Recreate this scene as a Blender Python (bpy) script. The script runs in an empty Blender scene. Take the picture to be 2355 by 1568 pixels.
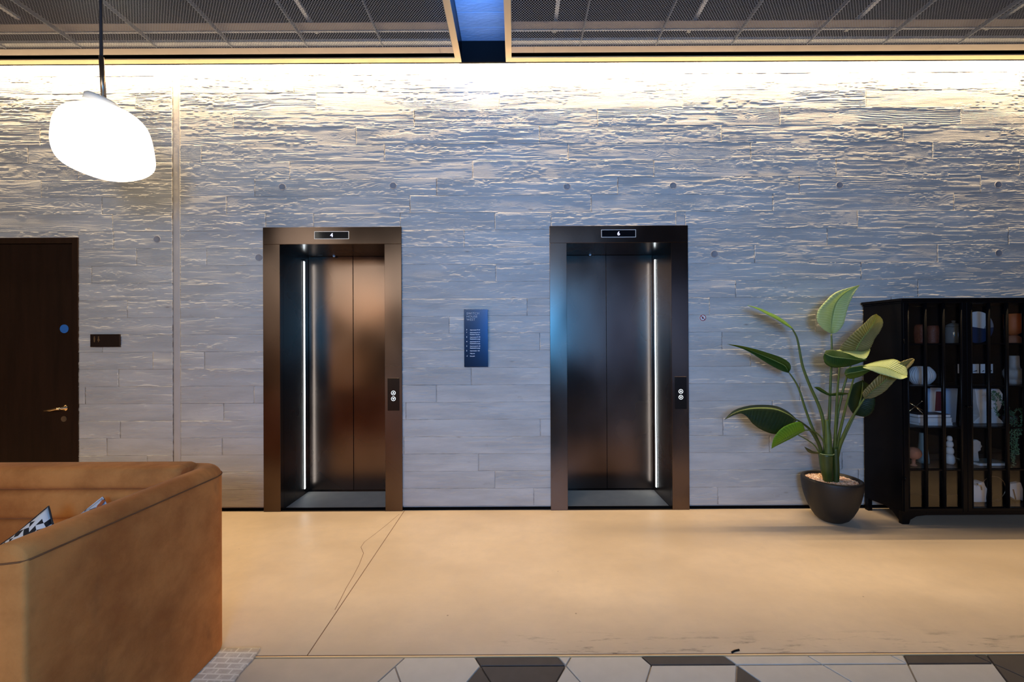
import bpy, math, random
import numpy as np
from mathutils import Vector, Matrix

sc = bpy.context.scene
COL = sc.collection
random.seed(7)
RNG = np.random.default_rng(11)

# ------------------------------------------------------------------ camera
W, H = 2355, 1568
F_PX, CX, CY = 940.0, 1185.4, 791.4
YAW, PITCH, ROLL = -0.0002, 0.0030, -0.0050
CAM = Vector((0, 0, 1.45))
def cam_axes():
    cy, sy = math.cos(YAW), math.sin(YAW); cp, sp = math.cos(PITCH), math.sin(PITCH)
    f = Vector((sy*cp, cy*cp, sp)); r0 = Vector((cy, -sy, 0)); u0 = r0.cross(f)
    c, s = math.cos(ROLL), math.sin(ROLL)
    return r0*c + u0*s, u0*c - r0*s, f
CR, CU, CF = cam_axes()
cd = bpy.data.cameras.new('camera'); cam = bpy.data.objects.new('camera', cd); COL.objects.link(cam)
cd.sensor_width = 36.0; cd.sensor_fit = 'HORIZONTAL'
cd.lens = 36.0*F_PX/W
cd.shift_x = -(CX - W/2)/W
cd.shift_y = (CY - H/2)/W
cd.clip_start = 0.05
M = Matrix((CR, CU, -CF)).transposed().to_4x4(); M.translation = CAM
cam.matrix_world = M
sc.camera = cam

# ------------------------------------------------------------------ world, view and large lights
w = bpy.data.worlds.new('world'); sc.world = w; w.use_nodes = True
w.node_tree.nodes['Background'].inputs[0].default_value = (0.75, 0.80, 1.0, 1)
w.node_tree.nodes['Background'].inputs[1].default_value = 0.05
vs = sc.view_settings
vs.view_transform = 'Standard'; vs.look = 'None'; vs.gamma = 1.0; vs.exposure = 0.0
vs.use_curve_mapping = False

def area_light(name, loc, target, size, size_y, power, col, spread=180):
    l = bpy.data.lights.new(name, 'AREA'); l.shape = 'RECTANGLE'
    l.size = size; l.size_y = size_y; l.energy = power; l.color = col; l.spread = math.radians(spread)
    o = bpy.data.objects.new(name, l); COL.objects.link(o)
    o.location = loc
    o.rotation_euler = (Vector(target) - Vector(loc)).to_track_quat('-Z', 'Y').to_euler()
    return o
# linear LED hidden in the cove between the ceiling trays and the wall
LED = area_light('cove_led', (0.2, 3.552, 3.972), (0.2, 3.554, 0), 12.4, 0.022, 430, (1.0, 0.715, 0.40))
# lobby behind the camera: inferred blue source, warm lamps, added soft and cool fills
area_light('lobby_blue_source', (0.20, -1.7, 1.95), (0.30, 3.6, 2.35), 0.8, 0.95, 66, (0.055, 0.39, 1.0), 130)  # unseen blue light source of unknown kind behind the camera
area_light('lobby_soft_fill', (-2.4, -4.5, 3.3), (-0.6, 3.0, 1.0), 7.0, 1.2, 138, (0.97, 0.96, 0.88))  # added soft fill for the wall and furniture
area_light('lobby_lamp_a', (-4.6, -4.4, 2.8), (-1.6, 3.6, 1.6), 1.0, 0.7, 34, (1.0, 0.62, 0.32))
area_light('lobby_lamp_b', (-5.4, -4.4, 0.9), (-1.6, 3.6, 1.0), 1.4, 0.9, 10, (1.0, 0.55, 0.26))
area_light('lobby_cool_fill', (3.4, -4.7, 2.0), (1.0, 3.6, 1.6), 3.6, 2.2, 34, (0.30, 0.48, 1.0))  # added cool fill for the bluish reflection in the right lift
area_light('slot_blue_fill', (-0.28, 2.35, 3.86), (-0.28, 3.0, 4.07), 0.3, 0.06, 4.2, (0.10, 0.36, 1.0), 60)  # added blue fill hidden in the ceiling slot to wash the slab

# ------------------------------------------------------------------ pixel -> world helpers
def ray(px, py):
    return CR*((px-CX)/F_PX) + CU*((CY-py)/F_PX) + CF
def atY(px, py, Y):
    d = ray(px, py); return CAM + d*((Y-CAM.y)/d.y)
def atZ(px, py, z):
    d = ray(px, py); return CAM + d*((z-CAM.z)/d.z)

# ------------------------------------------------------------------ mesh helpers
class MB:
    def __init__(s): s.v = []; s.f = []; s.sm = []
    def add(s, vs, fs, smooth=False):
        n = len(s.v); s.v += [tuple(map(float, p)) for p in vs]
        s.f += [tuple(i+n for i in f) for f in fs]; s.sm += [smooth]*len(fs); return s
    def box(s, x0, x1, y0, y1, z0, z1):
        v = [(x0,y0,z0),(x1,y0,z0),(x1,y1,z0),(x0,y1,z0),(x0,y0,z1),(x1,y0,z1),(x1,y1,z1),(x0,y1,z1)]
        return s.add(v, [(0,3,2,1),(4,5,6,7),(0,1,5,4),(1,2,6,5),(2,3,7,6),(3,0,4,7)])
    def cbox(s, x0, x1, y0, y1, z0, z1, c=0.004):
        """box with all edges chamfered"""
        xs, ys, zs = (x0, x1), (y0, y1), (z0, z1)
        idx = {}; v = []
        for i in (0,1):
            for j in (0,1):
                for k in (0,1):
                    sx, sy, sz = (c if i == 0 else -c), (c if j == 0 else -c), (c if k == 0 else -c)
                    for a in range(3):
                        p = [xs[i]+sx, ys[j]+sy, zs[k]+sz]; p[a] = (xs[i], ys[j], zs[k])[a]
                        idx[i,j,k,a] = len(v); v.append(p)
        f = []
        for a in range(3):
            b, d = (a+1) % 3, (a+2) % 3
            for e in (0,1):
                q = []
                for (m, n) in ((0,0),(1,0),(1,1),(0,1)):
                    t = [0,0,0]; t[a] = e; t[b] = m; t[d] = n; q.append(idx[t[0],t[1],t[2],a])
                f.append(tuple(q) if e else tuple(q[::-1]))
            for m in (0,1):       # edges along axis a
                for n in (0,1):
                    q = []
                    for (e, ax) in ((0,b),(1,b),(1,d),(0,d)):
                        t = [0,0,0]; t[a] = e; t[b] = m; t[d] = n; q.append(idx[t[0],t[1],t[2],ax])
                    f.append(tuple(q) if (m ^ n) else tuple(q[::-1]))
        for i in (0,1):
            for j in (0,1):
                for k in (0,1):
                    q = [idx[i,j,k,a] for a in range(3)]
                    f.append(tuple(q) if (i+j+k) % 2 else tuple(q[::-1]))
        return s.add(v, f)
    def tube(s, path, rad, n=8, cap=True, flat=None):
        path = [Vector(p) for p in path]; m = len(path)
        if not hasattr(rad, '__len__'): rad = [rad]*m
        vs, fs = [], []; ref = None
        for i, p in enumerate(path):
            t = (path[min(i+1, m-1)] - path[max(i-1, 0)]).normalized()
            if ref is None:
                ref = Vector((0,0,1)) if abs(t.z) < 0.9 else Vector((1,0,0))
            a = (ref - t*ref.dot(t)).normalized(); b = t.cross(a); ref = a
            for k in range(n):
                th = 2*math.pi*k/n
                vs.append(p + (a*math.cos(th) + b*math.sin(th)*(flat or 1))*rad[i])
        for i in range(m-1):
            for k in range(n):
                fs.append((i*n+k, i*n+(k+1) % n, (i+1)*n+(k+1) % n, (i+1)*n+k))
        s.add(vs, fs, True)
        if cap:
            s.add(vs[:n], [tuple(range(n))[::-1]]); s.add(vs[-n:], [tuple(range(n))])
        return s
    def lathe(s, c, prof, n=32, axis='Z', smooth=True, capb=True, capt=True):
        vs, fs = [], []
        for r, h in prof:
            for k in range(n):
                t = 2*math.pi*k/n
                a, b = r*math.cos(t), r*math.sin(t)
                vs.append({'Z': (c[0]+a, c[1]+b, c[2]+h), 'Y': (c[0]+a, c[1]-h, c[2]+b), 'X': (c[0]+h, c[1]+a, c[2]+b)}[axis])
        m = len(prof)
        for i in range(m-1):
            for k in range(n):
                fs.append((i*n+k, i*n+(k+1) % n, (i+1)*n+(k+1) % n, (i+1)*n+k))
        s.add(vs, fs, smooth)
        if capb: s.add(vs[:n], [tuple(range(n))[::-1]])
        if capt: s.add(vs[-n:], [tuple(range(n))])
        return s
    def prism(s, poly, y0, y1, axis='Y', ch=0.0):
        """polygon (a,b) extruded along axis; for Y poly is (x,z) and y0 is the front; for Z poly is (x,y), y1 top"""
        n = len(poly)
        P = (lambda a, b, h: (a, h, b)) if axis == 'Y' else ((lambda a, b, h: (a, b, h)) if axis == 'Z' else (lambda a, b, h: (h, a, b)))
        v = [P(a, b, y0) for a, b in poly] + [P(a, b, y1) for a, b in poly]
        f = [tuple(range(n)), tuple(range(2*n-1, n-1, -1))] + [(i, i+n, (i+1) % n + n, (i+1) % n) for i in range(n)]
        return s.add(v, f)
    def grid(s, pts, smooth=True, close=False):
        r, c = len(pts), len(pts[0])
        v = [p for row in pts for p in row]
        f = [(i*c+j, i*c+j+1, (i+1)*c+j+1, (i+1)*c+j) for i in range(r-1) for j in range(c-1)]
        if close: f += [(i*c+c-1, i*c, (i+1)*c, (i+1)*c+c-1) for i in range(r-1)]
        return s.add(v, f, smooth)
    def build(s, name, mat, parent=None, recalc=True):
        v = np.array(s.v); c = (v.min(0)+v.max(0))/2
        me = bpy.data.meshes.new(name)
        me.from_pydata([tuple(p) for p in v-c], [], s.f)
        me.polygons.foreach_set('use_smooth', s.sm)
        if recalc:
            import bmesh
            b = bmesh.new(); b.from_mesh(me); bmesh.ops.remove_doubles(b, verts=b.verts, dist=1e-6)
            bmesh.ops.recalc_face_normals(b, faces=b.faces); b.to_mesh(me); b.free()
        me.materials.append(mat)
        o = bpy.data.objects.new(name, me); COL.objects.link(o)
        o.location = Vector(c)
        if parent: adopt(o, parent)
        return o

WORLD_LOC = {}
def wloc(o):
    p = Vector(o.location)
    while o.parent: o = o.parent; p += o.location
    return p
def adopt(o, parent):
    p = wloc(parent); o.location = Vector(o.location) - p; o.parent = parent
def tag(o, label=None, cat=None, group=None, kind=None):
    if label: o['label'] = label
    if cat: o['category'] = cat
    if group: o['group'] = group
    if kind: o['kind'] = kind
    return o
def thing(name, loc, label, cat, group=None):
    o = bpy.data.objects.new(name, None); COL.objects.link(o); o.location = loc; o.empty_display_size = 0.1
    return tag(o, label, cat, group)
def bevel(o, w, seg=2):
    m = o.modifiers.new('bevel', 'BEVEL'); m.width = w; m.segments = seg; m.limit_method = 'ANGLE'; m.angle_limit = math.radians(40)
    return o
def text(s, loc, size, mat, parent, name='lettering', align='LEFT', ext=0.0006, rot=(math.pi/2, 0, 0), spacing=1.0, label=None, bold=0):
    c = bpy.data.curves.new(name, 'FONT'); c.body = s; c.size = size; c.align_x = align; c.extrude = ext
    c.space_character = spacing; c.offset = bold
    c.materials.append(mat)
    tmp = bpy.data.objects.new('tmp', c); COL.objects.link(tmp)
    bpy.context.view_layer.update()
    me = bpy.data.meshes.new_from_object(tmp.evaluated_get(bpy.context.evaluated_depsgraph_get()))
    bpy.data.objects.remove(tmp); bpy.data.curves.remove(c); me.name = name
    o = bpy.data.objects.new(name, me); COL.objects.link(o); o.location = loc; o.rotation_euler = rot
    adopt(o, parent)
    if label: o['label'] = label
    return o

# ------------------------------------------------------------------ materials
class NT:
    def __init__(s, name):
        s.m = bpy.data.materials.new(name); s.m.use_nodes = True
        s.t = s.m.node_tree; s.t.nodes.clear()
    def n(s, typ, ins=None, **kw):
        nd = s.t.nodes.new(typ)
        for k, v in kw.items(): setattr(nd, k, v)
        for k, v in (ins or {}).items():
            sock = nd.inputs[k]
            if hasattr(v, 'is_output') or isinstance(v, bpy.types.NodeSocket): s.t.links.new(v, sock)
            else: sock.default_value = v
        return nd
    def math(s, op, a, b=0.0, c=None, clamp=False):
        ins = {0: a, 1: b}
        if c is not None: ins[2] = c
        nd = s.n('ShaderNodeMath', ins, operation=op); nd.use_clamp = clamp; return nd.outputs[0]
    def mapr(s, v, a, b, c=0.0, d=1.0, interp='SMOOTHSTEP'):
        return s.n('ShaderNodeMapRange', {0: v, 1: a, 2: b, 3: c, 4: d}, interpolation_type=interp).outputs[0]
    def noise(s, vec, scale=5.0, detail=3.0, rough=0.5, dist=0.0):
        return s.n('ShaderNodeTexNoise', {'Vector': vec, 'Scale': scale, 'Detail': detail, 'Roughness': rough, 'Distortion': dist}).outputs[0]
    def mapping(s, vec, scale=(1,1,1), loc=(0,0,0), rot=(0,0,0)):
        return s.n('ShaderNodeMapping', {'Vector': vec, 'Scale': scale, 'Location': loc, 'Rotation': rot}).outputs[0]
    def mix(s, fac, a, b, blend='MIX'):
        nd = s.n('ShaderNodeMix', data_type='RGBA', blend_type=blend)
        for k, v in ((0, fac), (6, a), (7, b)):
            if isinstance(v, bpy.types.NodeSocket): s.t.links.new(v, nd.inputs[k])
            else: nd.inputs[k].default_value = (*v, 1) if isinstance(v, tuple) and len(v) == 3 else v
        return nd.outputs[2]
    def bump(s, h, dist=0.003, strength=1.0):
        return s.n('ShaderNodeBump', {'Height': h, 'Distance': dist, 'Strength': strength}).outputs[0]
    def principled(s, **ins):
        p = s.n('ShaderNodeBsdfPrincipled')
        for k, v in ins.items():
            k = k.replace('_', ' ')
            if isinstance(v, bpy.types.NodeSocket): s.t.links.new(v, p.inputs[k])
            else: p.inputs[k].default_value = (*v, 1) if isinstance(v, tuple) and len(v) == 3 else v
        return p.outputs[0]
    def out(s, sh):
        o = s.n('ShaderNodeOutputMaterial'); s.t.links.new(sh, o.inputs[0]); return s.m
    def obj(s): return s.n('ShaderNodeTexCoord').outputs['Object']
    def world(s): return s.n('ShaderNodeNewGeometry').outputs['Position']
    def rand(s): return s.n('ShaderNodeObjectInfo').outputs['Random']

def plain(name, col, rough=0.5, metal=0.0, var=0.12, scale=8.0, bump=0.0, stretch=(1,1,1), rvar=0.0, **kw):
    t = NT(name); v = t.mapping(t.obj(), stretch)
    nz = t.noise(v, scale, 4)
    c = t.mix(nz, tuple(x*(1-var) for x in col), tuple(min(1, x*(1+var)) for x in col))
    args = dict(Base_Color=c, Roughness=rough, Metallic=metal); args.update(kw)
    if rvar: args['Roughness'] = t.mapr(nz, .3, .7, rough-rvar, rough+rvar)
    if bump: args['Normal'] = t.bump(t.noise(v, scale*6, 3), bump)
    return t.out(t.principled(**args))
def emit(name, col, strength):
    t = NT(name)
    return t.out(t.n('ShaderNodeEmission', {0: (*col, 1), 1: strength}).outputs[0])

def board_material():
    t = NT('board_marked_concrete')
    r = t.rand()
    off = t.n('ShaderNodeCombineXYZ', {0: t.math('MULTIPLY', r, 63.0), 1: t.math('MULTIPLY', r, 17.0), 2: t.math('MULTIPLY', r, 41.0)}).outputs[0]
    p = t.n('ShaderNodeVectorMath', {0: t.obj(), 1: off}, operation='ADD').outputs[0]
    fine = t.noise(t.mapping(p, (7.0, 0, 200.0)), 1.0, 4.0, 0.65)
    fm = t.mapr(t.noise(t.mapping(p, (1.6, 0, 8.0)), 1.0, 2.0), .36, .56)
    crumb = t.noise(t.mapping(p, (1, 0, 1)), 150.0, 3.0)
    h = t.math('ADD', t.math('MULTIPLY', t.math('MULTIPLY', fine, fm), 0.8), t.math('MULTIPLY', crumb, 0.25))
    kd = t.n('ShaderNodeTexVoronoi', {'Vector': t.mapping(p, (2.6, 0, 7.5)), 'Scale': 1.0, 'Randomness': 0.9}, feature='F1').outputs['Distance']
    st = t.noise(t.mapping(p, (1.2, 0, 6.0)), 1.0, 5.0, 0.6)
    base = t.mix(t.mapr(st, .3, .7), (0.47, 0.475, 0.465), (0.62, 0.625, 0.61))
    base = t.mix(t.mapr(t.noise(t.mapping(p, (4.0, 0, 9.0), (7, 0, 1)), 1.0, 5.0, .65), .62, .76, 0, .5), base, (0.27, 0.22, 0.19))
    base = t.mix(t.math('MULTIPLY', t.mapr(kd, 0.0, 0.09, 1.0, 0.0), .6), base, (0.19, 0.15, 0.135))
    base = t.mix(t.mapr(r, 0, 1, 0.0, 0.20, 'LINEAR'), base, (0.42, 0.415, 0.405))
    # grime that gathered along the board joints
    ge = t.n('ShaderNodeSeparateXYZ', {0: t.n('ShaderNodeTexCoord').outputs['Generated']})
    ex = t.math('MULTIPLY', t.math('MINIMUM', ge.outputs[0], t.math('SUBTRACT', 1.0, ge.outputs[0])), 1.6)
    ez = t.math('MULTIPLY', t.math('MINIMUM', ge.outputs[2], t.math('SUBTRACT', 1.0, ge.outputs[2])), 0.153)
    gx = t.mapr(ex, .001, .008, 1.0, 0.0); gz = t.mapr(ez, .0004, .0035, .8, 0.0)
    gm = t.mapr(t.noise(t.mapping(p, (5.0, 0, 12.0), (2, 0, 9)), 1.0, 4.0, .6), .44, .62, 0.0, .75)
    base = t.mix(t.math('MULTIPLY', t.math('MAXIMUM', gx, gz), gm), base, (0.17, 0.135, 0.115))
    return t.out(t.principled(Base_Color=base, Roughness=0.82, Normal=t.bump(h, 0.0042, 1.0), Specular_IOR_Level=0.2))

def floor_material():
    t = NT('polished_concrete'); p = t.world()
    a = t.noise(t.mapping(p, (0.7, 1.2, 1)), 1.0, 6.0, .6)
    b = t.noise(p, 14.0, 4.0, .6)
    c = t.mix(t.mapr(a, .3, .7), (0.46, 0.37, 0.27), (0.58, 0.475, 0.355))
    c = t.mix(t.mapr(b, .35, .75, 0, .25), c, (0.42, 0.36, 0.30))
    # worn black scuffs close to the tile edge
    sep = t.n('ShaderNodeSeparateXYZ', {0: p})
    near = t.mapr(sep.outputs['Y'], 1.96, 2.12, 1.0, 0.0)
    sx = t.mapr(sep.outputs['X'], -0.25, 0.1, 0.0, 1.0)
    sc_ = t.noise(t.mapping(p, (5.0, 26.0, 1)), 1.0, 6.0, .7)
    c = t.mix(t.math('MULTIPLY', t.math('MULTIPLY', near, sx), t.mapr(sc_, .52, .72, 0, .85)), c, (0.10, 0.085, 0.07))
    speck = t.n('ShaderNodeTexVoronoi', {'Vector': p, 'Scale': 4.2}).outputs['Distance']
    c = t.mix(t.mapr(speck, .012, .028, .7, 0), c, (0.12, 0.09, 0.07))
    rough = t.mapr(t.noise(p, 2.2, 5.0), .3, .7, .30, .46)
    return t.out(t.principled(Base_Color=c, Roughness=rough, Specular_IOR_Level=0.4, Normal=t.bump(t.noise(p, 60, 3), .0004)))

def bronze_material():
    t = NT('dark_bronze'); p = t.world()
    a = t.noise(t.mapping(p, (1.6, 1.6, 1.1)), 1.0, 2.0, .4)
    b = t.noise(t.mapping(p, (90, 90, 6)), 1.0, 2.0)
    c = t.mix(t.mapr(a, .28, .72), (0.068, 0.047, 0.037), (0.165, 0.120, 0.096))
    return t.out(t.principled(Base_Color=c, Metallic=0.95, Roughness=t.mapr(a, 
        .3, .75, .19, .32)))

def velvet_material():
    t = NT('tan_velvet'); p = t.world()
    a = t.noise(t.mapping(p, (3, 3, 3)), 1.0, 6.0, .65)
    g = t.noise(p, 420.0, 2.0)
    b = t.noise(t.mapping(p, (2.2, 7, 2.5)), 1.0, 4.0, .6)
    c = t.mix(t.mapr(a, .33, .68), (0.38, 0.122, 0.028), (0.66, 0.255, 0.068))
    c = t.mix(t.mapr(b, .58, .75, 0, .55), c, (0.23, 0.085, 0.026))
    c = t.mix(t.math('MULTIPLY', g, .25), c, (0.60, 0.28, 0.10))
    return t.out(t.principled(Base_Color=c, Roughness=0.85, Sheen_Weight=0.2, Sheen_Roughness=0.35, Sheen_Tint=(1.0, .62, .32), Specular_IOR_Level=0.1,
                              Normal=t.bump(t.noise(p, 300, 2), .0006)))

def leaf_material(name, c0, c1, back, vb=.0008):
    t = NT(name)
    uv = t.n('ShaderNodeUVMap').outputs[0]
    sep = t.n('ShaderNodeSeparateXYZ', {0: uv})
    across = t.math('ABSOLUTE', t.math('SUBTRACT', sep.outputs[0], 0.5))
    vein = t.math('SINE', t.math('MULTIPLY', t.math('SUBTRACT', sep.outputs[1], t.math('MULTIPLY', across, 0.32)), 150.0))
    rib = t.mapr(across, 0.012, 0.035, 1.0, 0.0)
    c = t.mix(t.mapr(vein, -1, 1), c0, c1)
    c = t.mix(t.mapr(t.noise(uv, 6.0, 3), .35, .7, 0, .4), c, c0)
    c = t.mix(rib, c, (0.42, 0.52, 0.16))
    bf = t.n('ShaderNodeNewGeometry').outputs['Backfacing']
    c = t.mix(t.math('MULTIPLY', bf, 0.75), c, back)
    p = t.principled(Base_Color=c, Roughness=0.42, Specular_IOR_Level=0.35, Normal=t.bump(t.math('ADD', vein, t.math('MULTIPLY', rib, 2.0)), vb))
    tr = t.n('ShaderNodeBsdfTranslucent', {0: t.mix(0.5, c, (0.58, 0.70, 0.16))}).outputs[0]
    mx = t.n('ShaderNodeMixShader', {0: 0.48, 1: p, 2: tr}).outputs[0]
    return t.out(mx)

def glass_material():
    t = NT('thin_glass')
    bf = t.n('ShaderNodeNewGeometry').outputs['Backfacing']
    fr = t.n('ShaderNodeFresnel', {0: t.mapr(bf, 0, 1, 1.5, 1/1.5, 'LINEAR')}).outputs[0]
    g = t.n('ShaderNodeBsdfGlossy', {0: (1, 1, 1, 1), 1: 0.02}).outputs[0]
    tr = t.n('ShaderNodeBsdfTransparent', {0: (0.97, 0.98, 0.98, 1)}).outputs[0]
    return t.out(t.n('ShaderNodeMixShader', {0: t.math('MULTIPLY', fr, 0.85), 1: tr, 2: g}).outputs[0])

def pillow_material(name, dark, light, thr):
    t = NT(name); p = t.mapping(t.obj(), (38, 38, 38), (3.3, 0.2, 1.1), (0.0, 0.0, 0.35))
    sep = t.n('ShaderNodeSeparateXYZ', {0: p})
    u, v = sep.outputs[0], sep.outputs[1]
    v = t.math('MULTIPLY', v, 1.35); u = t.math('ADD', u, t.math('MULTIPLY', v, .35))
    tri = t.math('GREATER_THAN', t.math('FRACT', u), t.math('FRACT', v))
    cell = t.n('ShaderNodeCombineXYZ', {0: t.math('FLOOR', u), 1: t.math('FLOOR', v), 2: tri}).outputs[0]
    wn = t.n('ShaderNodeTexWhiteNoise', {'Vector': cell}, noise_dimensions='3D').outputs[0]
    c = t.mix(t.math('GREATER_THAN', wn, thr), dark, light)
    return t.out(t.principled(Base_Color=c, Roughness=.85, Normal=t.bump(t.noise(t.obj(), 400, 2), .0005)))

def rug_material():
    t = NT('distressed_rug'); p = t.world()
    br = t.n('ShaderNodeTexBrick', {'Vector': t.mapping(p, (1, 1, 1), (0, 0, 0), (0, 0, .04)), 'Color1': (.50, .425, .345, 1), 'Color2': (.56, .48, .395, 1), 'Mortar': (.76, .70, .60, 1),
                                    'Scale': 8.0, 'Mortar Size': .05, 'Mortar Smooth': .9}).outputs[0]
    n = t.noise(p, 30, 5, .7)
    c = t.mix(t.mapr(n, .45, .7, 0, .75), br, (.72, .66, .56))
    return t.out(t.principled(Base_Color=c, Roughness=.95, Normal=t.bump(t.noise(p, 260, 3), .002)))

M_BOARD = board_material(); M_FLOOR = floor_material(); M_BRONZE = bronze_material(); M_VELVET = velvet_material()
M_GLASS = glass_material(); M_RUG = rug_material()
M_PLASTER = plain('smooth_concrete', (.50, .475, .45), .75, var=.12, scale=6, bump=.001)
M_SHADOWGAP = plain('black_recess', (.0035, .0035, .004), .8, Specular_IOR_Level=.05)
M_PLUG = plain('cement_plug', (.29, .29, .31), .8, var=.15, scale=20)
M_SLAB = plain('slab_concrete_blue_light', (.21, .33, .50), .85, var=.25, scale=3, bump=.002, stretch=(1, 3, 1))  # grey concrete with the blue light of the slot put into its colour
M_GOLD = plain('champagne_metal', (.78, .56, .30), .45, .15, var=.06, scale=3)
M_BROWNMETAL = plain('brown_anodised_metal', (.30, .245, .215), .45, .3, var=.10, scale=4)
M_MESH = plain('expanded_metal', (.33, .345, .37), .38, .5, var=.08, scale=4)
M_GALV = plain('galvanised_steel', (.78, .78, .76), .40, .3, var=.1, scale=15)
M_DARKWOOD = plain('dark_stained_oak', (.020, .0080, .0035), .6, Specular_IOR_Level=.15, var=.55, scale=5, stretch=(3, 3, .35), bump=.0006)
M_BRASS = plain('polished_brass', (.85, .62, .35), .18, 1.0, var=.05)
M_BLACK = plain('black_lacquer', (.0035, .0035, .0045), .30, var=.2, scale=12, Specular_IOR_Level=.12)
M_BLACKPLATE = plain('black_glass_plate', (.006, .006, .008), .12)
M_SIGN = plain('blue_black_sign_metal', (.032, .048, .085), .20, .8, var=.05)
M_SIGNDARK = plain('dark_brown_sign', (.020, .010, .008), .35, .2)
M_WHITEPRINT = plain('white_print', (.85, .88, .92), .6, var=.03)
M_GREYPRINT = plain('grey_print', (.55, .58, .64), .6, var=.03)
M_DIMPRINT = plain('dim_bronze_print', (.13, .075, .03), .6, var=.03)
M_BLUEDISC = plain('blue_sticker', (.02, .16, .55), .5, var=.04)
M_RED = plain('red_print', (.32, .01, .015), .5, var=.05)
M_WHITE = plain('white_sticker', (.80, .82, .85), .5, var=.03)
M_PLATE = plain('dark_bronze_plate', (.040, .032, .027), .30, .9, var=.1)
M_STONE = plain('grey_stone_threshold', (.62, .51, .40), .55, var=.15, scale=9, Specular_IOR_Level=.25)
M_STEELSTRIP = plain('steel_sill', (.16, .14, .12), .3, .9, var=.1, scale=30, stretch=(.2, 6, 1))
M_LED = emit('led_strip', (.80, .93, 1.0), 9.0)
M_DISPLAY = emit('display_digit', (.55, .58, 1.0), 3.0)
M_BUTTON = emit('button_light', (.85, .93, 1.0), 1.6)
M_LAMP = emit('opal_glass_lit', (1.0, .93, .82), 2.6)
M_OPAL = plain('opal_cap', (.85, .82, .75), .4, var=.03)
M_BRONZETUBE = plain('bronze_tube', (.46, .36, .27), .35, 1.0, var=.05)
M_CORD = plain('dark_cord', (.012, .014, .022), .7)
M_POT = plain('matt_black_pot', (.011, .0095, .0085), .52, var=.15, scale=6, bump=.0006)
M_SOIL = plain('dark_soil', (.03, .02, .015), .9)
M_CHIP = None
M_LTILE = plain('pale_grey_tile', (.49, .46, .41), .42, var=.10, scale=14)
M_TTILE = plain('beige_tile', (.44, .375, .30), .42, var=.10, scale=12)
M_DTILE = plain('charcoal_tile', (.058, .048, .043), .45, var=.25, scale=18)
M_GROUT = plain('pale_grout', (.52, .45, .38), .9, var=.15, scale=40)
M_BROWNSEAM = plain('brown_joint', (.12, .055, .025), .8)

# =================================================================== SETTING
WALL_Y = 3.612
# --- measured rectangles
def wx(px, py=800, Y=WALL_Y): return atY(px, py, Y).x
def wz(py, px=1200, Y=WALL_Y): return atY(px, py, Y).z
LIFT_Y = 3.592
lifts = []
for (xa, xb) in ((-2.2188, -0.9999), (0.3040, 1.5215)):
    lifts.append((xa, xb))
LIFT_H = 2.4995
JW = 0.149          # jamb width
HDR = 0.150         # header height
DOOR_X1 = wx(181.5); DOOR_X0 = DOOR_X1 - 1.06; DOOR_Z = wz(546.5, 120)
TRIM_X0, TRIM_X1 = wx(397, 600), wx(414.5, 600)
WX0, WX1, WZ1 = -6.4, 6.6, 4.07

# --- back wall core (with openings), boards as its children
core = MB()
segs = [(WX0, DOOR_X0+.02), (DOOR_X1-.02, lifts[0][0]+.03), (lifts[0][1]-.03, lifts[1][0]+.03), (lifts[1][1]-.03, WX1)]
for a, b in segs: core.box(a, b, WALL_Y+.016, WALL_Y+.30, 0, WZ1)
core.box(DOOR_X0+.02, DOOR_X1-.02, WALL_Y+.016, WALL_Y+.30, DOOR_Z-.02, WZ1)
for a, b in lifts: core.box(a+.03, b-.03, WALL_Y+.016, WALL_Y+.30, LIFT_H-.03, WZ1)
wall = tag(core.build('wall_back', M_PLASTER), 'board-marked grey concrete wall behind the lifts', None, None, 'structure')

row_y = [171.5 + 39.6*k for k in range(-2, 26)]           # pixel rows at x = 1200
row_z = [wz(y) for y in row_y]
row_z[0] = WZ1
joints_r = {-2: 905, -1: 1300, 0: 1091, 1: 1144, 2: 960, 3: 1237, 4: 883, 5: 1091, 6: 999, 7: 941, 8: 1146, 9: 1072, 10: 1330, 11: 1145, 12: 1278, 13: 1212,
            14: 1030, 15: 1244, 16: 885, 17: 1093, 18: 1002, 19: 941, 20: 1244, 21: 1350, 22: 1095, 23: 1146, 24: 1230}
joints_l = {1: 312, 8: 259, 10: 314, 13: 293, 15: 236, 17: 273, 18: 196, 20: 277, 0: 120, 3: 93, 5: 180, 6: 95, 7: 235}
holes = [(DOOR_X0, DOOR_X1, 0, DOOR_Z)] + [(a+.015, b-.015, 0, LIFT_H-.02) for a, b in lifts]
def subtract(rects, h):
    out = []
    for (x0, x1, z0, z1) in rects:
        if x1 <= h[0] or x0 >= h[1] or z1 <= h[2] or z0 >= h[3]: out.append((x0, x1, z0, z1)); continue
        if x0 < h[0]: out.append((x0, h[0], z0, z1))
        if x1 > h[1]: out.append((h[1], x1, z0, z1))
        if z1 > h[3]: out.append((max(x0, h[0]), min(x1, h[1]), h[3], z1))
    return out
def vnoise(x, z, seed):
    xi = np.floor(x).astype(np.int64); zi = np.floor(z).astype(np.int64)
    fx, fz = x-xi, z-zi
    fx = fx*fx*fx*(fx*(fx*6-15)+10); fz = fz*fz*fz*(fz*(fz*6-15)+10)
    def hsh(a, b):
        n = (a*374761393 + b*668265263 + seed*974634) & 0xffffffff
        n = ((n ^ (n >> 13))*1274126177) & 0xffffffff
        return ((n ^ (n >> 16)) & 0xffff)/65535.0
    return (hsh(xi, zi)*(1-fx)+hsh(xi+1, zi)*fx)*(1-fz) + (hsh(xi, zi+1)*(1-fx)+hsh(xi+1, zi+1)*fx)*fz
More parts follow.
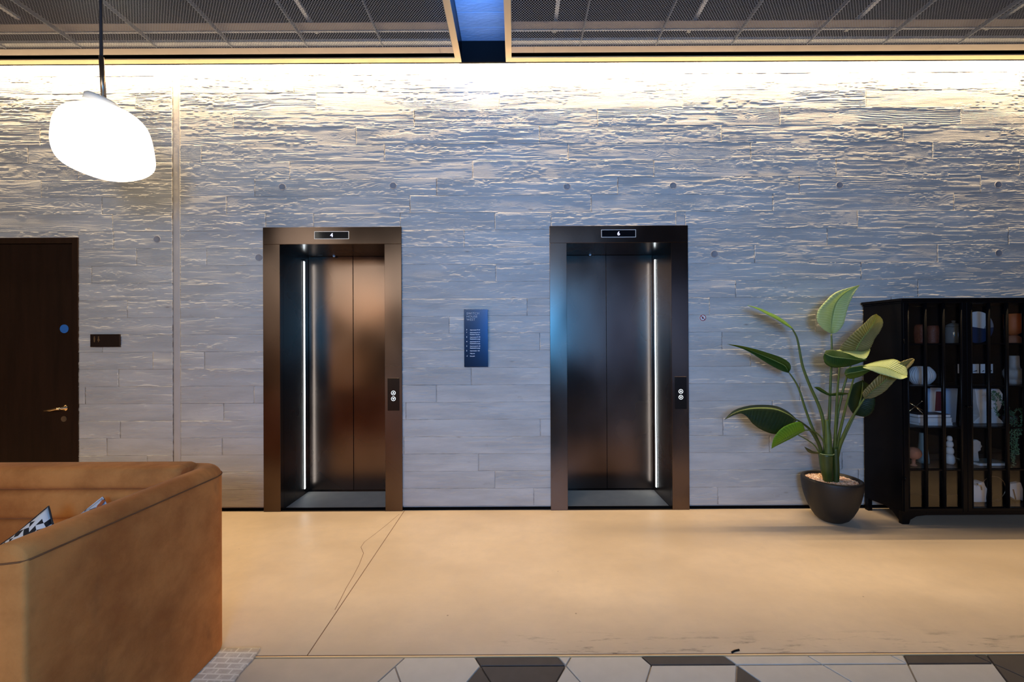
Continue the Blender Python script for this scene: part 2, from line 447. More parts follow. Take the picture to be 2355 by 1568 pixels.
def fbm(x, z, seed, o=3, g=.5):
    v, a, tot = 0, 1.0, 0
    for k in range(o):
        v = v + a*vnoise(x*2**k, z*2**k, seed+k*7); tot += a; a *= g
    return v/tot
def sstep(v, a, b):
    t = np.clip((v-a)/(b-a), 0, 1); return t*t*(3-2*t)
def relief(X_, Z_, zc_, seed):
    """height (m) of the timber print left in the cement"""
    r = random.Random(seed)
    rough = r.random()**.8
    ph = Z_*(68+24*r.random()) + 7.0*fbm(X_*1.0, Z_*6, seed, 2) + 1.3*fbm(X_*5, Z_*20, seed+3, 2)
    L = X_.max()-X_.min(); knots = 0
    kh = np.zeros_like(X_)
    for k in range(int(L*(0.8+2.6*r.random())+r.random())):
        kx, kz = X_.min()+L*r.random(), Z_.min()+(Z_.max()-Z_.min())*(.25+.5*r.random())
        a, b = .035+.06*r.random(), .012+.016*r.random()
        d2 = ((X_-kx)/a)**2 + ((Z_-kz)/b)**2
        ph = ph + (2.2+3.0*r.random())*np.exp(-d2*.55)*(1 if r.random() < .5 else -1)
        kh = np.maximum(kh, np.exp(-d2*1.6))
    ring = np.sin(2*np.pi*ph)
    ring = np.sign(ring)*np.abs(ring)**.7
    amp = sstep(fbm(X_*1.5+9, Z_*9, seed+11, 3), .36, .56)
    amp = np.maximum(amp, kh*.9)
    n1 = fbm(X_*3.6, Z_*48, seed+21, 4, .55); patch = sstep(n1, .47, .535)
    pm = sstep(fbm(X_*1.3+4, Z_*7, seed+33, 2), .30, .52)
    n2 = fbm(X_*16, Z_*42, seed+41, 3, .6); torn = sstep(n2, .54, .60)
    tm = sstep(fbm(X_*2.2+2, Z_*11, seed+51, 2), .50, .64)
    h = 1.3*(ring*amp*(.32+.44*rough) + patch*pm*(.70+.95*rough) + torn*tm*(.9+.9*rough))
    if zc_ < 1.9: h = h*1.25
    h = h + .5*fbm(X_*1.2, Z_*8, seed+61, 2)*rough + .75*fbm(X_*2.6, Z_*26, seed+71, 2)*(.35+.65*rough)
    return h*1e-3
BSEED = [0]
def board(x0, x1, z0, z1, proud, tilt):
    g = 0.0; BSEED[0] += 1
    x0 += g; x1 -= g; z0 += g; z1 -= g
    seen = x1 > -4.7 and x0 < 4.8
    cx_, cz_ = (.0095, .0032) if z1 > 1.45 else (.012, .0042)
    if not seen: cx_, cz_ = .022, .008
    nx, nz = max(2, int(round((x1-x0)/cx_))), max(2, int(round((z1-z0)/cz_)))
    xs, zs = np.linspace(x0, x1, nx+1), np.linspace(z0, z1, nz+1)
    X_, Z_ = np.meshgrid(xs, zs)
    hh = relief(X_, Z_, (z0+z1)/2, 100+BSEED[0]*13)
    ed = np.minimum(1, np.minimum(np.minimum(X_-x0, x1-X_)/.006, np.minimum(Z_-z0, z1-Z_)/.004))
    Y_ = WALL_Y - proud - hh + tilt*(X_-x0)/(x1-x0) + .00008*(1-ed)
    front = np.stack([X_, Y_, Z_], -1).reshape(-1, 3)
    idx = np.arange((nz+1)*(nx+1)).reshape(nz+1, nx+1)
    ringi = np.concatenate([idx[0, :], idx[1:, -1], idx[-1, -2::-1], idx[-2:0:-1, 0]])
    back = front[ringi].copy(); back[:, 1] = WALL_Y+.018
    v = np.concatenate([front, back]); n0 = len(front)
    q = np.stack([idx[:-1, :-1], idx[:-1, 1:], idx[1:, 1:], idx[1:, :-1]], -1).reshape(-1, 4)
    m_ = len(ringi); k = np.arange(m_); k2 = (k+1) % m_
    sk = np.stack([ringi[k2], ringi[k], n0+k, n0+k2], -1)
    F = np.concatenate([q, sk]).astype(np.int32)
    c = np.array([(x0+x1)/2, WALL_Y, (z0+z1)/2]); v = (v-c).astype(np.float32)
    me = bpy.data.meshes.new('board')
    me.vertices.add(len(v)); me.vertices.foreach_set('co', v.ravel())
    me.loops.add(F.size); me.loops.foreach_set('vertex_index', F.ravel())
    me.polygons.add(len(F)); me.polygons.foreach_set('loop_start', np.arange(0, F.size, 4, dtype=np.int32))
    sm_ = np.zeros(len(F), dtype=bool); sm_[:len(q)] = True
    me.polygons.foreach_set('use_smooth', sm_)
    me.update(calc_edges=True); me.materials.append(M_BOARD)
    o = bpy.data.objects.new('board', me); COL.objects.link(o); o.location = Vector(c); adopt(o, wall)
    return o
for i in range(len(row_z)-1):
    k = i-2; z1, z0 = row_z[i], max(row_z[i+1], .018)
    if z1 <= z0+.03: continue
    pitch = 1.612
    # right of the column strip
    j0 = wx(joints_r[k], row_y[i]); xs = [TRIM_X1]
    q = j0 - 10*pitch
    while q < WX1:
        if q > TRIM_X1+.10 and q < WX1-.1: xs.append(q)
        q += pitch + random.uniform(-.012, .012)
    xs.append(WX1)
    # left of the column strip
    jl = wx(joints_l.get(k, random.uniform(60, 360)), row_y[i]); xl = [TRIM_X0]
    q = jl
    while q > WX0+.2: xl.append(q); q -= pitch
    xl.append(WX0); xl = xl[::-1]
    for xx in (xl, xs):
        for a, b in zip(xx[:-1], xx[1:]):
            if b-a < .03: continue
            pr, ti = random.uniform(.0002, .0020), random.uniform(-.0004, .0004)
            rs = [(a, b, z0, z1)]
            for h in holes: rs = subtract(rs, h)
            for r in rs:
                if r[1]-r[0] > .02 and r[3]-r[2] > .015: board(*r, pr, ti)
# tie-hole plugs, part of the wall
for (px, py) in ((649,430),(904,427),(1304,429),(1548,427),(1931,426),(2296,425),(595,592),(361,550),(1643,584),(2297,582)):
    c = atY(px, py, WALL_Y-.0052)
    m = MB(); R = .029
    m.lathe(c, [(R*1.06, -.010), (R*1.06, .0012), (R*.98, .0022), (R*.90, -.0004), (0.001, -.0006)], 28, 'Y', True, False, False)
    tag(m.build('tie_hole', M_PLUG, wall), 'round tie-hole plug in the concrete')
# skirting shadow gap
tag(MB().box(WX0, WX1, WALL_Y+.004, WALL_Y+.017, 0.0, .022).build('baseboard_back', M_SHADOWGAP), 'black shadow gap at the foot of the concrete wall', None, None, 'structure')
# vertical column strip between the two board fields
m = MB()
xa, xb = TRIM_X0+.002, TRIM_X1-.002; prof = []
for i in range(9):
    th = math.pi*i/8; u = i/8
    prof.append((xa+(xb-xa)*u, WALL_Y+.004-.0055*math.sin(th)**.4))
pts = [[(x, y, z) for x, y in prof] for z in (.02, WZ1-.14)]
m.grid(pts); m.box(xa, xb, WALL_Y+.004, WALL_Y+.017, .02, WZ1-.14)
tag(m.build('trim_1', M_PLASTER), 'smooth vertical concrete strip left of the first lift', None, None, 'structure')

# --- floor
fl = MB().box(WX0, WX1, -5.2, 5.0, -.25, -.012).build('floor', M_GROUT)
tag(fl, 'lobby floor of polished concrete with a tiled border', None, None, 'structure')
YB = atZ(1300, 1508, 0).y            # concrete / tile edge
YV = atZ(1300, 1530, 0).y            # first full tile line
JX = (atZ(925, 1179, 0).x + atZ(712, 1503, 0).x)/2
for a, b in ((WX0, JX-.0022), (JX+.0022, WX1)):
    o = MB().cbox(a, b, YB+.012, WALL_Y+.05, -.06, 0, .0015).build('slab', M_FLOOR, fl)
MB().box(JX-.0022, JX+.0022, YB+.012, WALL_Y, -.03, -.002).build('joint', M_BROWNSEAM, fl)
MB().box(-1.25, WX1, YB+.006, YB+.0115, -.05, -.0005).build('edge_strip', M_BROWNSEAM, fl)
MB().box(-1.25, WX1, YB-.001, YB+.0055, -.05, .0008).build('edge_strip', M_GOLD, fl)
crack = [atZ(x, y, .0004) for x, y in ((918,1182),(890,1206),(862,1228),(838,1246),(830,1258),(836,1272),(826,1298),(812,1325),(796,1352),(783,1378),(770,1402))]
m = MB(); m.grid([[(p.x-.0014, p.y, .0005), (p.x+.0014, p.y+.001, .0005)] for p in crack], False)
m.build('hairline_crack', M_BROWNSEAM, fl)
m = MB(); m.tube([atZ(1683, 1500, .003), atZ(1690, 1496, .003), atZ(1700, 1494, .003)], .004, 6)
tag(m.build('scrap', M_BLACK), 'tiny black scrap lying on the concrete near the tile edge', 'debris')
# tiles: 60 degree lattice, half side A
A = 0.1935; HH = A*math.sqrt(3)/2
P2 = 2*A
XV0 = atZ(1105, 1530, 0).x
def V(i): return XV0 + i*P2
UD = YB - .003 - YV
def tile(poly, mat):
    """polygon (x,y) shrunk for the grout and chamfered"""
    pts = np.array(poly); n = len(pts)
    ar = sum(pts[i][0]*pts[(i+1) % n][1]-pts[(i+1) % n][0]*pts[i][1] for i in range(n))
    if ar < 0: pts = pts[::-1]
    def inset(pp, d):
        out = []
        for i in range(n):
            a, b, c = pp[i-1], pp[i], pp[(i+1) % n]
            e1 = (b-a)/np.linalg.norm(b-a); e2 = (c-b)/np.linalg.norm(c-b)
            n1 = np.array((-e1[1], e1[0])); n2 = np.array((-e2[1], e2[0]))
            q = (n1+n2); out.append(b + q*d/(1+n1@n2))
        return np.array(out)
    p1 = inset(pts, .0032); p2 = inset(pts, .0048)
    m = MB(); dz = random.uniform(-.0006, .0004)
    v = [(x, y, -.012) for x, y in p1] + [(x, y, -.0015+dz) for x, y in p1] + [(x, y, dz) for x, y in p2]
    f = [tuple(range(2*n, 3*n))]
    for i in range(n):
        j = (i+1) % n; f += [(i, j, j+n, i+n), (i+n, j+n, j+2*n, i+2*n)]
    m.add(v, f)
    return m.build('tile', mat, fl)
sh = UD/math.sqrt(3); yb = YV-HH; a2 = A/2; yt = YV+UD
def up(i, d): return (V(i)+d*sh, yt)
def dn(i, d): return (V(i)+d*a2, yb)
Lm, Dm, Tm = M_LTILE, M_DTILE, M_TTILE
tile([up(-1,1), (V(-1), YV), dn(-1,-1), (-2.9, yb), (-2.9, yt)], Tm)                    # big beige
tile([(V(-1), YV), dn(-1,1), dn(-1,-1)], Lm)
tile([(V(-1), YV), up(-1,1), up(0,-1), (V(0), YV), dn(0,-1), dn(-1,1)], Lm)              # hexagon
tile([(V(0), YV), dn(0,1), dn(0,-1)], Dm)
tile([(V(0), YV), up(0,-1), up(1,-1), (V(1), YV)], Dm)
tile([(V(0), YV), (V(1), YV), dn(1,-1), dn(0,1)], Dm)
tile([(V(1), YV), up(1,-1), up(1,1)], Lm)
tile([(V(1), YV), dn(1,1), dn(1,-1)], Lm)
tile([(V(1), YV), up(1,1), up(2,-1), (V(2), YV), dn(2,-1), dn(1,1)], Lm)                 # hexagon
tile([(V(2), YV), up(2,-1), up(3,-1), (V(3), YV)], Dm)
tile([(V(2), YV), (V(3), YV), dn(3,-1), dn(2,-1)], Lm)
tile([(V(3), YV), dn(3,1), dn(3,-1)], Dm)
tile([(V(3), YV), up(3,-1), up(4,-1), (V(4), YV)], Lm)
tile([(V(3), YV), (V(4), YV), dn(4,1), dn(3,1)], Lm)
tile([(V(4), YV), up(4,-1), up(5,-1), (V(5), YV)], Lm)
tile([(V(4), YV), (V(5), YV), dn(5,-1), dn(4,1)], Lm)
tile([(V(5), YV), up(5,-1), up(5,1)], Lm)
tile([(V(5), YV), up(5,1), up(6,-1), (V(6), YV)], Dm)
tile([(V(5), YV), (V(6), YV), dn(6,-1), dn(5,-1)], Lm)
tile([(V(6), YV), up(6,-1), up(6,1)], Dm)
tile([(V(6), YV), dn(6,1), dn(6,-1)], Dm)
tile([(V(6), YV), up(6,1), up(7,-1), (V(7), YV), dn(7,-1), dn(6,1)], Dm)                 # hexagon
for i in range(7, 12):
    tile([(V(i), YV), up(i,-1), up(i+1,-1), (V(i+1), YV)], Dm if i % 2 else Lm)
    tile([(V(i), YV), (V(i+1), YV), dn(i+1,-1), dn(i,-1)], Lm if i % 2 else Dm)
for r in range(1, 4):                                                                    # rows nearer than the frame
    y1 = YV-HH*r; y0 = y1-HH
    for i in range(-7, 11):
        o = -a2*r
        tile([(V(i)+o, y1), (V(i+1)+o, y1), (V(i+1)+o-a2, y0), (V(i)+o-a2, y0)], (Lm, Dm, Lm)[(i*2+r) % 3])
MB().box(WX0, WX1, -5.2, YV-HH*4-.006, -.03, 0).build('slab', M_FLOOR, fl)

# --- ceiling: soffit slab and two suspended trays
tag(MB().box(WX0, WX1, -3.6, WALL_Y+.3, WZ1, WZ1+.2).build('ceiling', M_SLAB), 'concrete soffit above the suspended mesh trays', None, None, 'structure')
ZT = 3.883
CEIL = COL.objects['ceiling']
GX0, GX1 = atZ(1061, 140, ZT).x, atZ(1163, 138.5, ZT).x          # slot between the trays
YT = 3.502
# one expanded-metal panel, shared
def mesh_panel_data(width, length, name):
    lw, sw, rb = .0203, .0112, .0030
    nx = int(round(width/(lw/2))); ny = int(length/sw)
    xs = np.linspace(0, width, nx+1)
    V_, F_ = [], []
    zig = (np.arange(nx+1) % 2)
    for j in range(ny+1):
        yc = j*sw; ph = j % 2
        yy = yc + (zig if ph == 0 else 1-zig)*sw*0.98
        b = len(V_)
        for x, y in zip(xs, yy): V_ += [(x, y-rb*.55, .0009), (x, y+rb*.55, -.0009)]
        F_ += [(b+2*i, b+2*i+2, b+2*i+3, b+2*i+1) for i in range(nx)]
    # folded edge flanges
    def bx(x0, x1, y0, y1, z0, z1):
        b = len(V_); V_.extend([(x0,y0,z0),(x1,y0,z0),(x1,y1,z0),(x0,y1,z0),(x0,y0,z1),(x1,y0,z1),(x1,y1,z1),(x0,y1,z1)])
        F_.extend([tuple(b+i for i in q) for q in [(0,3,2,1),(4,5,6,7),(0,1,5,4),(1,2,6,5),(2,3,7,6),(3,0,4,7)]])
    bx(.001, .003, 0, length, -.002, .030); bx(width-.003, width-.001, 0, length, -.002, .030)
    me = bpy.data.meshes.new(name); me.from_pydata(V_, [], F_); me.materials.append(M_MESH); return me
PCACHE = {}
PL = 1.212
def tray(name, x0, x1, slot_x, joints, label):
    """slot_x: the side that faces the open slot"""
    t = thing(name, ((x0+x1)/2, 1.0, ZT), label, 'ceiling panel')
    left = slot_x == x1; GW = .050
    a, b = (x0, x1-GW) if left else (x0+GW, x1)
    # champagne edge angle: along the wall and along the slot
    m = MB(); n = 4
    cuts = np.linspace(x0, x1, n+1)
    for c0, c1 in zip(cuts[:-1], cuts[1:]): 
        MB().box(c0+.0006, c1-.0006, YT-.052, YT, ZT, ZT+.010).build('edge_angle', M_GOLD, t)
    MB().box(slot_x-GW if left else slot_x, slot_x if left else slot_x+GW, -3.4, YT-.0525, ZT, ZT+.010).build('edge_angle', M_GOLD, t)
    # black slot, brown fascia strip
    MB().box(a, b, YT-.108, YT-.052, ZT+.030, ZT+.034).build('slot_backing', M_SHADOWGAP, t)
    fc = [a] + [c_ + (.235 if not left else -.16) for c_ in cuts[(0 if not left else 1):(-1 if not left else None)]] + [b]
    fc = sorted(q for q in fc if a <= q <= b)
    for c0, c1 in zip(fc[:-1], fc[1:]):
        MB().box(c0+.0006, c1-.0006, YT-.178, YT-.108, ZT+.001, ZT+.005).build('fascia_strip', M_BROWNMETAL, t)
    # sides
    sx = (slot_x-.006, slot_x) if left else (slot_x, slot_x+.006)
    MB().box(*sx, -3.4, YT, ZT+.0102, WZ1-.001).build('side_plate', M_BLACK, t)
    MB().box(x0, x1, YT-.006, YT, ZT+.0102, WZ1-.001).build('side_plate', M_BLACK, t)
    MB().box(x0, x1, YT+.002, YT+.014, ZT-.001, ZT+.022).build('light_lip', M_SHADOWGAP, t)
    MB().box(x0+.01, x1-.01, -3.39, YT-.01, WZ1-.006, WZ1-.0015).build('lid', M_SHADOWGAP, t)  # black sheet added to darken the void above the mesh
    # mesh panels
    e = [a] + joints + [b]
    for p0, p1 in zip(e[:-1], e[1:]):
        wd = round(p1-p0-.002, 3)
        if wd < .05: continue
        if wd not in PCACHE: PCACHE[wd] = mesh_panel_data(wd, PL-.002, 'mesh_panel')
        for r in range(3):
            o = bpy.data.objects.new('mesh_panel', PCACHE[wd]); COL.objects.link(o)
            o.location = (p0+.001, YT-.180-PL*(r+1)+.001, ZT+.004); adopt(o, t)
    # carrier rails above the mesh
    MB().box(a, b, YT-.372, YT-.300, ZT+.05, ZT+.055).build('carrier_plate', M_BROWNMETAL, t)
    for yy, zz, hw in ((YT-.204, ZT+.012, .024), (YT-.288, ZT+.045, .007), (YT-1.3, ZT+.045, .010), (YT-2.5, ZT+.045, .010)):
        MB().box(a, b, yy-hw, yy+hw, zz, zz+.022).build('carrier_rail', M_GALV, t)
    return t
jl = [-1.069-.6135*i for i in range(8)][::-1]; jr = [.539+.6155*i for i in range(9)]
TL = tray('ceiling_tray', WX0, GX0, GX0, [j for j in jl if j > WX0+.1], 'suspended bronze mesh ceiling tray over the sofa, left of the open slot')
TR = tray('ceiling_tray', GX1, WX1, GX1, [j for j in jr if j < WX1-.1], 'suspended bronze mesh ceiling tray over the plant, right of the open slot')
for tr_, lst in ((TL, ((640,-60,731,78),(-40,-10,42,46))), (TR, ((1286,-60,1279,76),(1655,-60,1585,76),(2090,-60,1940,73),(2440,-45,2265,70)))):
    for (xa, ya, xb, yb_) in lst:
        p, q = atZ(xa, ya, ZT+.075), atZ(xb, yb_, ZT+.075)
        x = (p.x+q.x)/2
        MB().box(x-.014, x+.014, 1.6, q.y, ZT+.075, ZT+.095).build('hanger_channel', M_GALV, tr_)
# black bulkhead closing the slot above the wall
tag(MB().box(GX0-.02, GX1+.02, YT+.0145, YT+.019, ZT+.001, WZ1-.001).build('trim_2', M_SHADOWGAP), 'black bulkhead closing the ceiling slot', None, None, 'structure')
tag(MB().box(GX0+.001, GX1-.001, YT-.001, YT+.014, ZT+.001, WZ1-.002).build('trim_3', M_SHADOWGAP), 'black bulkhead facing the ceiling slot', None, None, 'structure')

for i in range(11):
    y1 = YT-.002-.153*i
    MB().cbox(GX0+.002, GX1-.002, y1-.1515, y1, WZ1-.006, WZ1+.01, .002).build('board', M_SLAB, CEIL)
# --- the unseen rest of the lobby
M_LOBBY = plain('lobby_paint', (.10, .075, .06), .8)
tag(MB().box(WX0, WX1, -5.3, -5.2, 0, 4.3).build('wall_front', M_LOBBY), 'dark lobby wall behind the camera', None, None, 'structure')
tag(MB().box(WX0-.1, WX0, -5.3, WALL_Y+.3, 0, 4.3).build('wall_left', M_LOBBY), 'dark lobby wall far left', None, None, 'structure')
tag(MB().box(WX1, WX1+.1, -5.3, WALL_Y+.3, 0, 4.3).build('wall_right', M_LOBBY), 'dark lobby wall far right', None, None, 'structure')

# --- toilet door on the left
d = tag(bpy.data.objects.new('door_1', None), 'dark stained timber door with blue disc at the left edge', None, None, 'structure')
COL.objects.link(d); d.location = ((DOOR_X0+DOOR_X1)/2, WALL_Y, 0)
fw_ = .052; DY = WALL_Y - .008
m = MB(); m.box(DOOR_X1-fw_, DOOR_X1-.001, DY, WALL_Y+.14, 0.0, DOOR_Z-.001); bevel(m.build('frame_post', M_DARKWOOD, d), .002)
m = MB(); m.box(DOOR_X0+.001, DOOR_X0+fw_, DY, WALL_Y+.14, 0.0, DOOR_Z-.001); bevel(m.build('frame_post', M_DARKWOOD, d), .002)
m = MB(); m.box(DOOR_X0+fw_+.001, DOOR_X1-fw_-.001, DY, WALL_Y+.14, DOOR_Z-fw_, DOOR_Z-.001); bevel(m.build('frame_head', M_DARKWOOD, d), .002)
m = MB(); m.box(DOOR_X0+fw_+.004, DOOR_X1-fw_-.004, DY+.012, WALL_Y+.06, .006, DOOR_Z-fw_-.004); bevel(m.build('door_leaf', M_DARKWOOD, d), .002)
LY = DY+.012
c = atY(148, 756, LY); MB().lathe(c, [(.038, 0), (.038, .002), (.001, .002)], 32, 'Y', False).build('blue_disc', M_BLUEDISC, d)
hr = atY(150, 938, LY); hand = bpy.data.objects.new('lever_handle', None)
m = MB(); m.lathe(hr, [(.026, 0), (.026, .006), (.012, .009), (.010, .045), (.001, .046)], 24, 'Y')
e = atY(104, 942, LY-.045)
m.tube([hr+Vector((.006,-.045,0)), hr+Vector((-.03,-.047,-.002)), hr+Vector((-.07,-.05,-.012)), Vector((e.x,LY-.05,hr.z-.016))], [.010,.010,.0095,.0085], 10)
m.build('lever_handle', M_BRASS, d)
k = atY(148, 963, LY); MB().lathe(k, [(.025, 0), (.025, .005), (.001, .005)], 24, 'Y', False).build('keyhole_rose', M_BRONZETUBE, d)

# =================================================================== LIFTS
def lift(name, xa, xb, led_side, floor_no, label, seam_px, btn_px, btn_py, disp_px, det_px):
    t = thing(name, ((xa+xb)/2, LIFT_Y, 0), label, 'lift', 'lifts in the concrete wall')
    ia, ib = xa+JW, xb-JW; zo = LIFT_H-HDR; YD = LIFT_Y+.50
    # jambs: face plate plus return into the recess
    bevel(MB().box(xa, ia, LIFT_Y, LIFT_Y+.055, 0.001, zo-.001).build('jamb', M_BRONZE, t), .0015, 1)
    bevel(MB().box(ib, xb, LIFT_Y, LIFT_Y+.055, 0.001, zo-.001).build('jamb', M_BRONZE, t), .0015, 1)
    bevel(MB().box(xa, xb, LIFT_Y, LIFT_Y+.055, zo, LIFT_H).build('header', M_BRONZE, t), .0015, 1)
    MB().box(ia-.012, ia, LIFT_Y+.056, YD+.03, 0.001, zo).build('reveal_panel', M_BRONZE, t)
    MB().box(ib, ib+.012, LIFT_Y+.056, YD+.03, 0.001, zo).build('reveal_panel', M_BRONZE, t)
    MB().box(ia, ib, LIFT_Y+.056, YD+.03, zo, zo+.012).build('reveal_soffit', M_BRONZE, t)
    bevel(MB().box(ia+.001, ib-.001, LIFT_Y+.030, YD-.022, -.010, .006).build('threshold', M_STONE, t), .002, 1)
    MB().box(ia+.001, ib-.001, LIFT_Y+.002, LIFT_Y+.028, -.010, .004).build('sill_strip', M_STEELSTRIP, t)
    MB().box(ia+.001, ib-.001, YD-.020, YD+.03, -.010, .010).build('door_track', M_BRONZE, t)
    # telescopic leaves
    sx = atY(seam_px, 850, YD).x
    near, far = (YD, YD+.022)
    dl = MB().box(ia+.001, sx-.0015, near, near+.020, .012, zo-.001).build('door_panel', M_BRONZE, t)
    dr = MB().box(sx+.0015, ib-.001, near+.002, near+.020, .012, zo-.001).build('door_panel', M_BRONZE, t)
    for q in (dl, dr): bevel(q, .002, 1)
    MB().box(sx-.0014, sx+.0014, near+.012, near+.02, .012, zo-.002).build('seam', M_BLACK, t)
    # vertical LED in one reveal
    lx = ia if led_side < 0 else ib
    YL = LIFT_Y+.405
    s = 1 if led_side < 0 else -1
    ch = MB().box(min(lx, lx+s*.003), max(lx, lx+s*.003), YL-.016, YL+.016, .055, zo-.062).build('light_channel', M_BLACK, t)
    l2 = MB().box(min(lx+s*.0032, lx+s*.007), max(lx+s*.0032, lx+s*.007), YL-.009, YL+.009, .060, zo-.067).build('light_strip', M_LED, ch)
    # floor display
    c = atY(disp_px[0], disp_px[1], LIFT_Y)
    dw, dh = .152, .034
    fr = MB()
    fr.box(c.x-dw, c.x+dw, LIFT_Y-.004, LIFT_Y-.0003, c.z+dh-.004, c.z+dh); fr.box(c.x-dw, c.x+dw, LIFT_Y-.004, LIFT_Y-.0003, c.z-dh, c.z-dh+.004)
    fr.box(c.x-dw, c.x-dw+.004, LIFT_Y-.004, LIFT_Y-.0003, c.z-dh+.004, c.z+dh-.004); fr.box(c.x+dw-.004, c.x+dw, LIFT_Y-.004, LIFT_Y-.0003, c.z-dh+.004, c.z+dh-.004)
    fo = fr.build('display_frame', M_GALV, t)
    scn = MB().box(c.x-dw+.004, c.x+dw-.004, LIFT_Y-.0022, LIFT_Y-.0003, c.z-dh+.004, c.z+dh-.004).build('display_screen', M_BLACKPLATE, fo)
    text(floor_no, (c.x, LIFT_Y-.0032, c.z-.0155), .048, M_DISPLAY, fo, 'floor_digit', 'CENTER', bold=.0004)
    # call buttons
    b0 = atY(btn_px, btn_py, LIFT_Y)
    bevel(MB().box(b0.x-.052, b0.x+.052, LIFT_Y-.0022, LIFT_Y-.0003, b0.z-.13, b0.z+.155).build('call_plate', M_PLATE, t), .001, 1)
    for dz, sg in ((.0255, 1), (-.0255, -1)):
        cc = Vector((b0.x, LIFT_Y-.0023, b0.z+dz))
        bt = MB().lathe(cc, [(.0185, 0), (.0185, .003), (.0135, .003), (.0135, .0015), (.001, .0015)], 28, 'Y', False).build('call_button', M_BLACK, t)
        MB().lathe(cc, [(.0195, .0), (.0195, .0036), (.0155, .0036), (.0155, 0)], 28, 'Y', False, False, False).build('button_ring', M_BUTTON, bt)
        MB().prism([(cc.x-.0095, cc.z-sg*.006), (cc.x+.0095, cc.z-sg*.006), (cc.x, cc.z+sg*.0105)], cc.y-.0032, cc.y-.0016).build('arrow', M_BUTTON, bt)
    # small white door sensor under the soffit
    dp = atY(det_px, 585, YD-.03)
    MB().lathe((dp.x, YD-.03, zo-.012), [(.004, 0), (.010, .004), (.012, .012)], 16).build('sensor', M_WHITE, t)
    # shaft enclosure
    MB().box(xa+.04, xb-.04, YD+.035, YD+.05, 0, LIFT_H).build('back_plate', M_BLACK, t)
    return t
lift('lift', *lifts[0], -1, '4', 'bronze lift with display reading 4 and light strip in its left reveal', 812.5, 905, 910, (763, 541), 768)
lift('lift', *lifts[1], 1, '6', 'dark bronze lift with display reading 6 and light strip in its right reveal', 1395, 1565.5, 906.5, (1422.5, 537), 1357)

# =================================================================== SIGNS
# directory sign
a, b = atY(1067, 711, WALL_Y-.03), atY(1122.5, 843.5, WALL_Y-.03)
sg = thing('directory_sign', ((a.x+b.x)/2, WALL_Y-.018, (a.z+b.z)/2), 'tall blue directory sign listing floors, on the wall between the lifts', 'sign')
bevel(MB().box(a.x, b.x, WALL_Y-.030, WALL_Y-.007, b.z, a.z).build('sign_panel', M_SIGN, sg), .001, 1)
SY = WALL_Y-.0307
def st(s, px, py, size, mat, sp=1.0, bold=0):
    p = atY(px, py, SY); text(s, (p.x, SY, p.z), size, mat, sg, 'lettering', 'LEFT', .0004, spacing=sp, bold=bold)
for s, y in (('SWITCH', 723.2), ('HOUSE', 730.2), ('WEST', 737.2)): st(s, 1072.8, y, .0275, M_GREYPRINT, 1.12)
rows = [('7', 'Apartments 77–86', 759.7), ('6', 'Apartments 71–76', 765.8), ('', 'Residents Garden', 770.2), ('5', 'Apartments 57–70', 776.2), ('', 'Residential Lounge', 780.6),
        ('4', 'Apartments 41–56', 786.6), ('', 'Residential Lounge', 790.9), ('3', 'Apartments 21–40', 797.0), ('', 'Residential Lounge', 801.4), ('2', 'Apartments 1–20', 807.6),
        ('', 'Way out', 813.8), ('-1', 'Car park', 819.8)]
for n_, s, y in rows:
    if n_: st(n_, 1072.4, y, .0155, M_WHITEPRINT, bold=.0006)
    st(s, 1080.8, y, .0128, M_WHITEPRINT, .93, bold=.0003)
# toilet sign
a, b = atY(207.5, 768.5, WALL_Y-.02), atY(274.5, 797.5, WALL_Y-.02)
ts = thing('toilet_sign', ((a.x+b.x)/2, WALL_Y-.015, (a.z+b.z)/2), 'small dark brown plate with two faint figures beside the timber door', 'sign')
MB().box(a.x, b.x, WALL_Y-.020, WALL_Y-.007, b.z, a.z).build('sign_panel', M_SIGNDARK, ts)
for px in (217, 226.5):
    c = atY(px, 780, WALL_Y-.0205); m = MB()
    m.lathe((c.x, WALL_Y-.0202, c.z+.019), [(.006, 0), (.006, .0008), (.0005, .0008)], 14, 'Y', False)
    if px < 220: m.prism([(c.x-.008, c.z+.011), (c.x+.008, c.z+.011), (c.x+.006, c.z-.008), (c.x+.004, c.z-.026), (c.x-.004, c.z-.026), (c.x-.006, c.z-.008)], WALL_Y-.021, WALL_Y-.0201)
    else: m.prism([(c.x-.004, c.z+.011), (c.x+.004, c.z+.011), (c.x+.011, c.z-.011), (c.x+.004, c.z-.012), (c.x+.003, c.z-.026), (c.x-.003, c.z-.026), (c.x-.004, c.z-.012), (c.x-.011, c.z-.011)], WALL_Y-.021, WALL_Y-.0201)
    m.build('figure', M_DIMPRINT, ts)
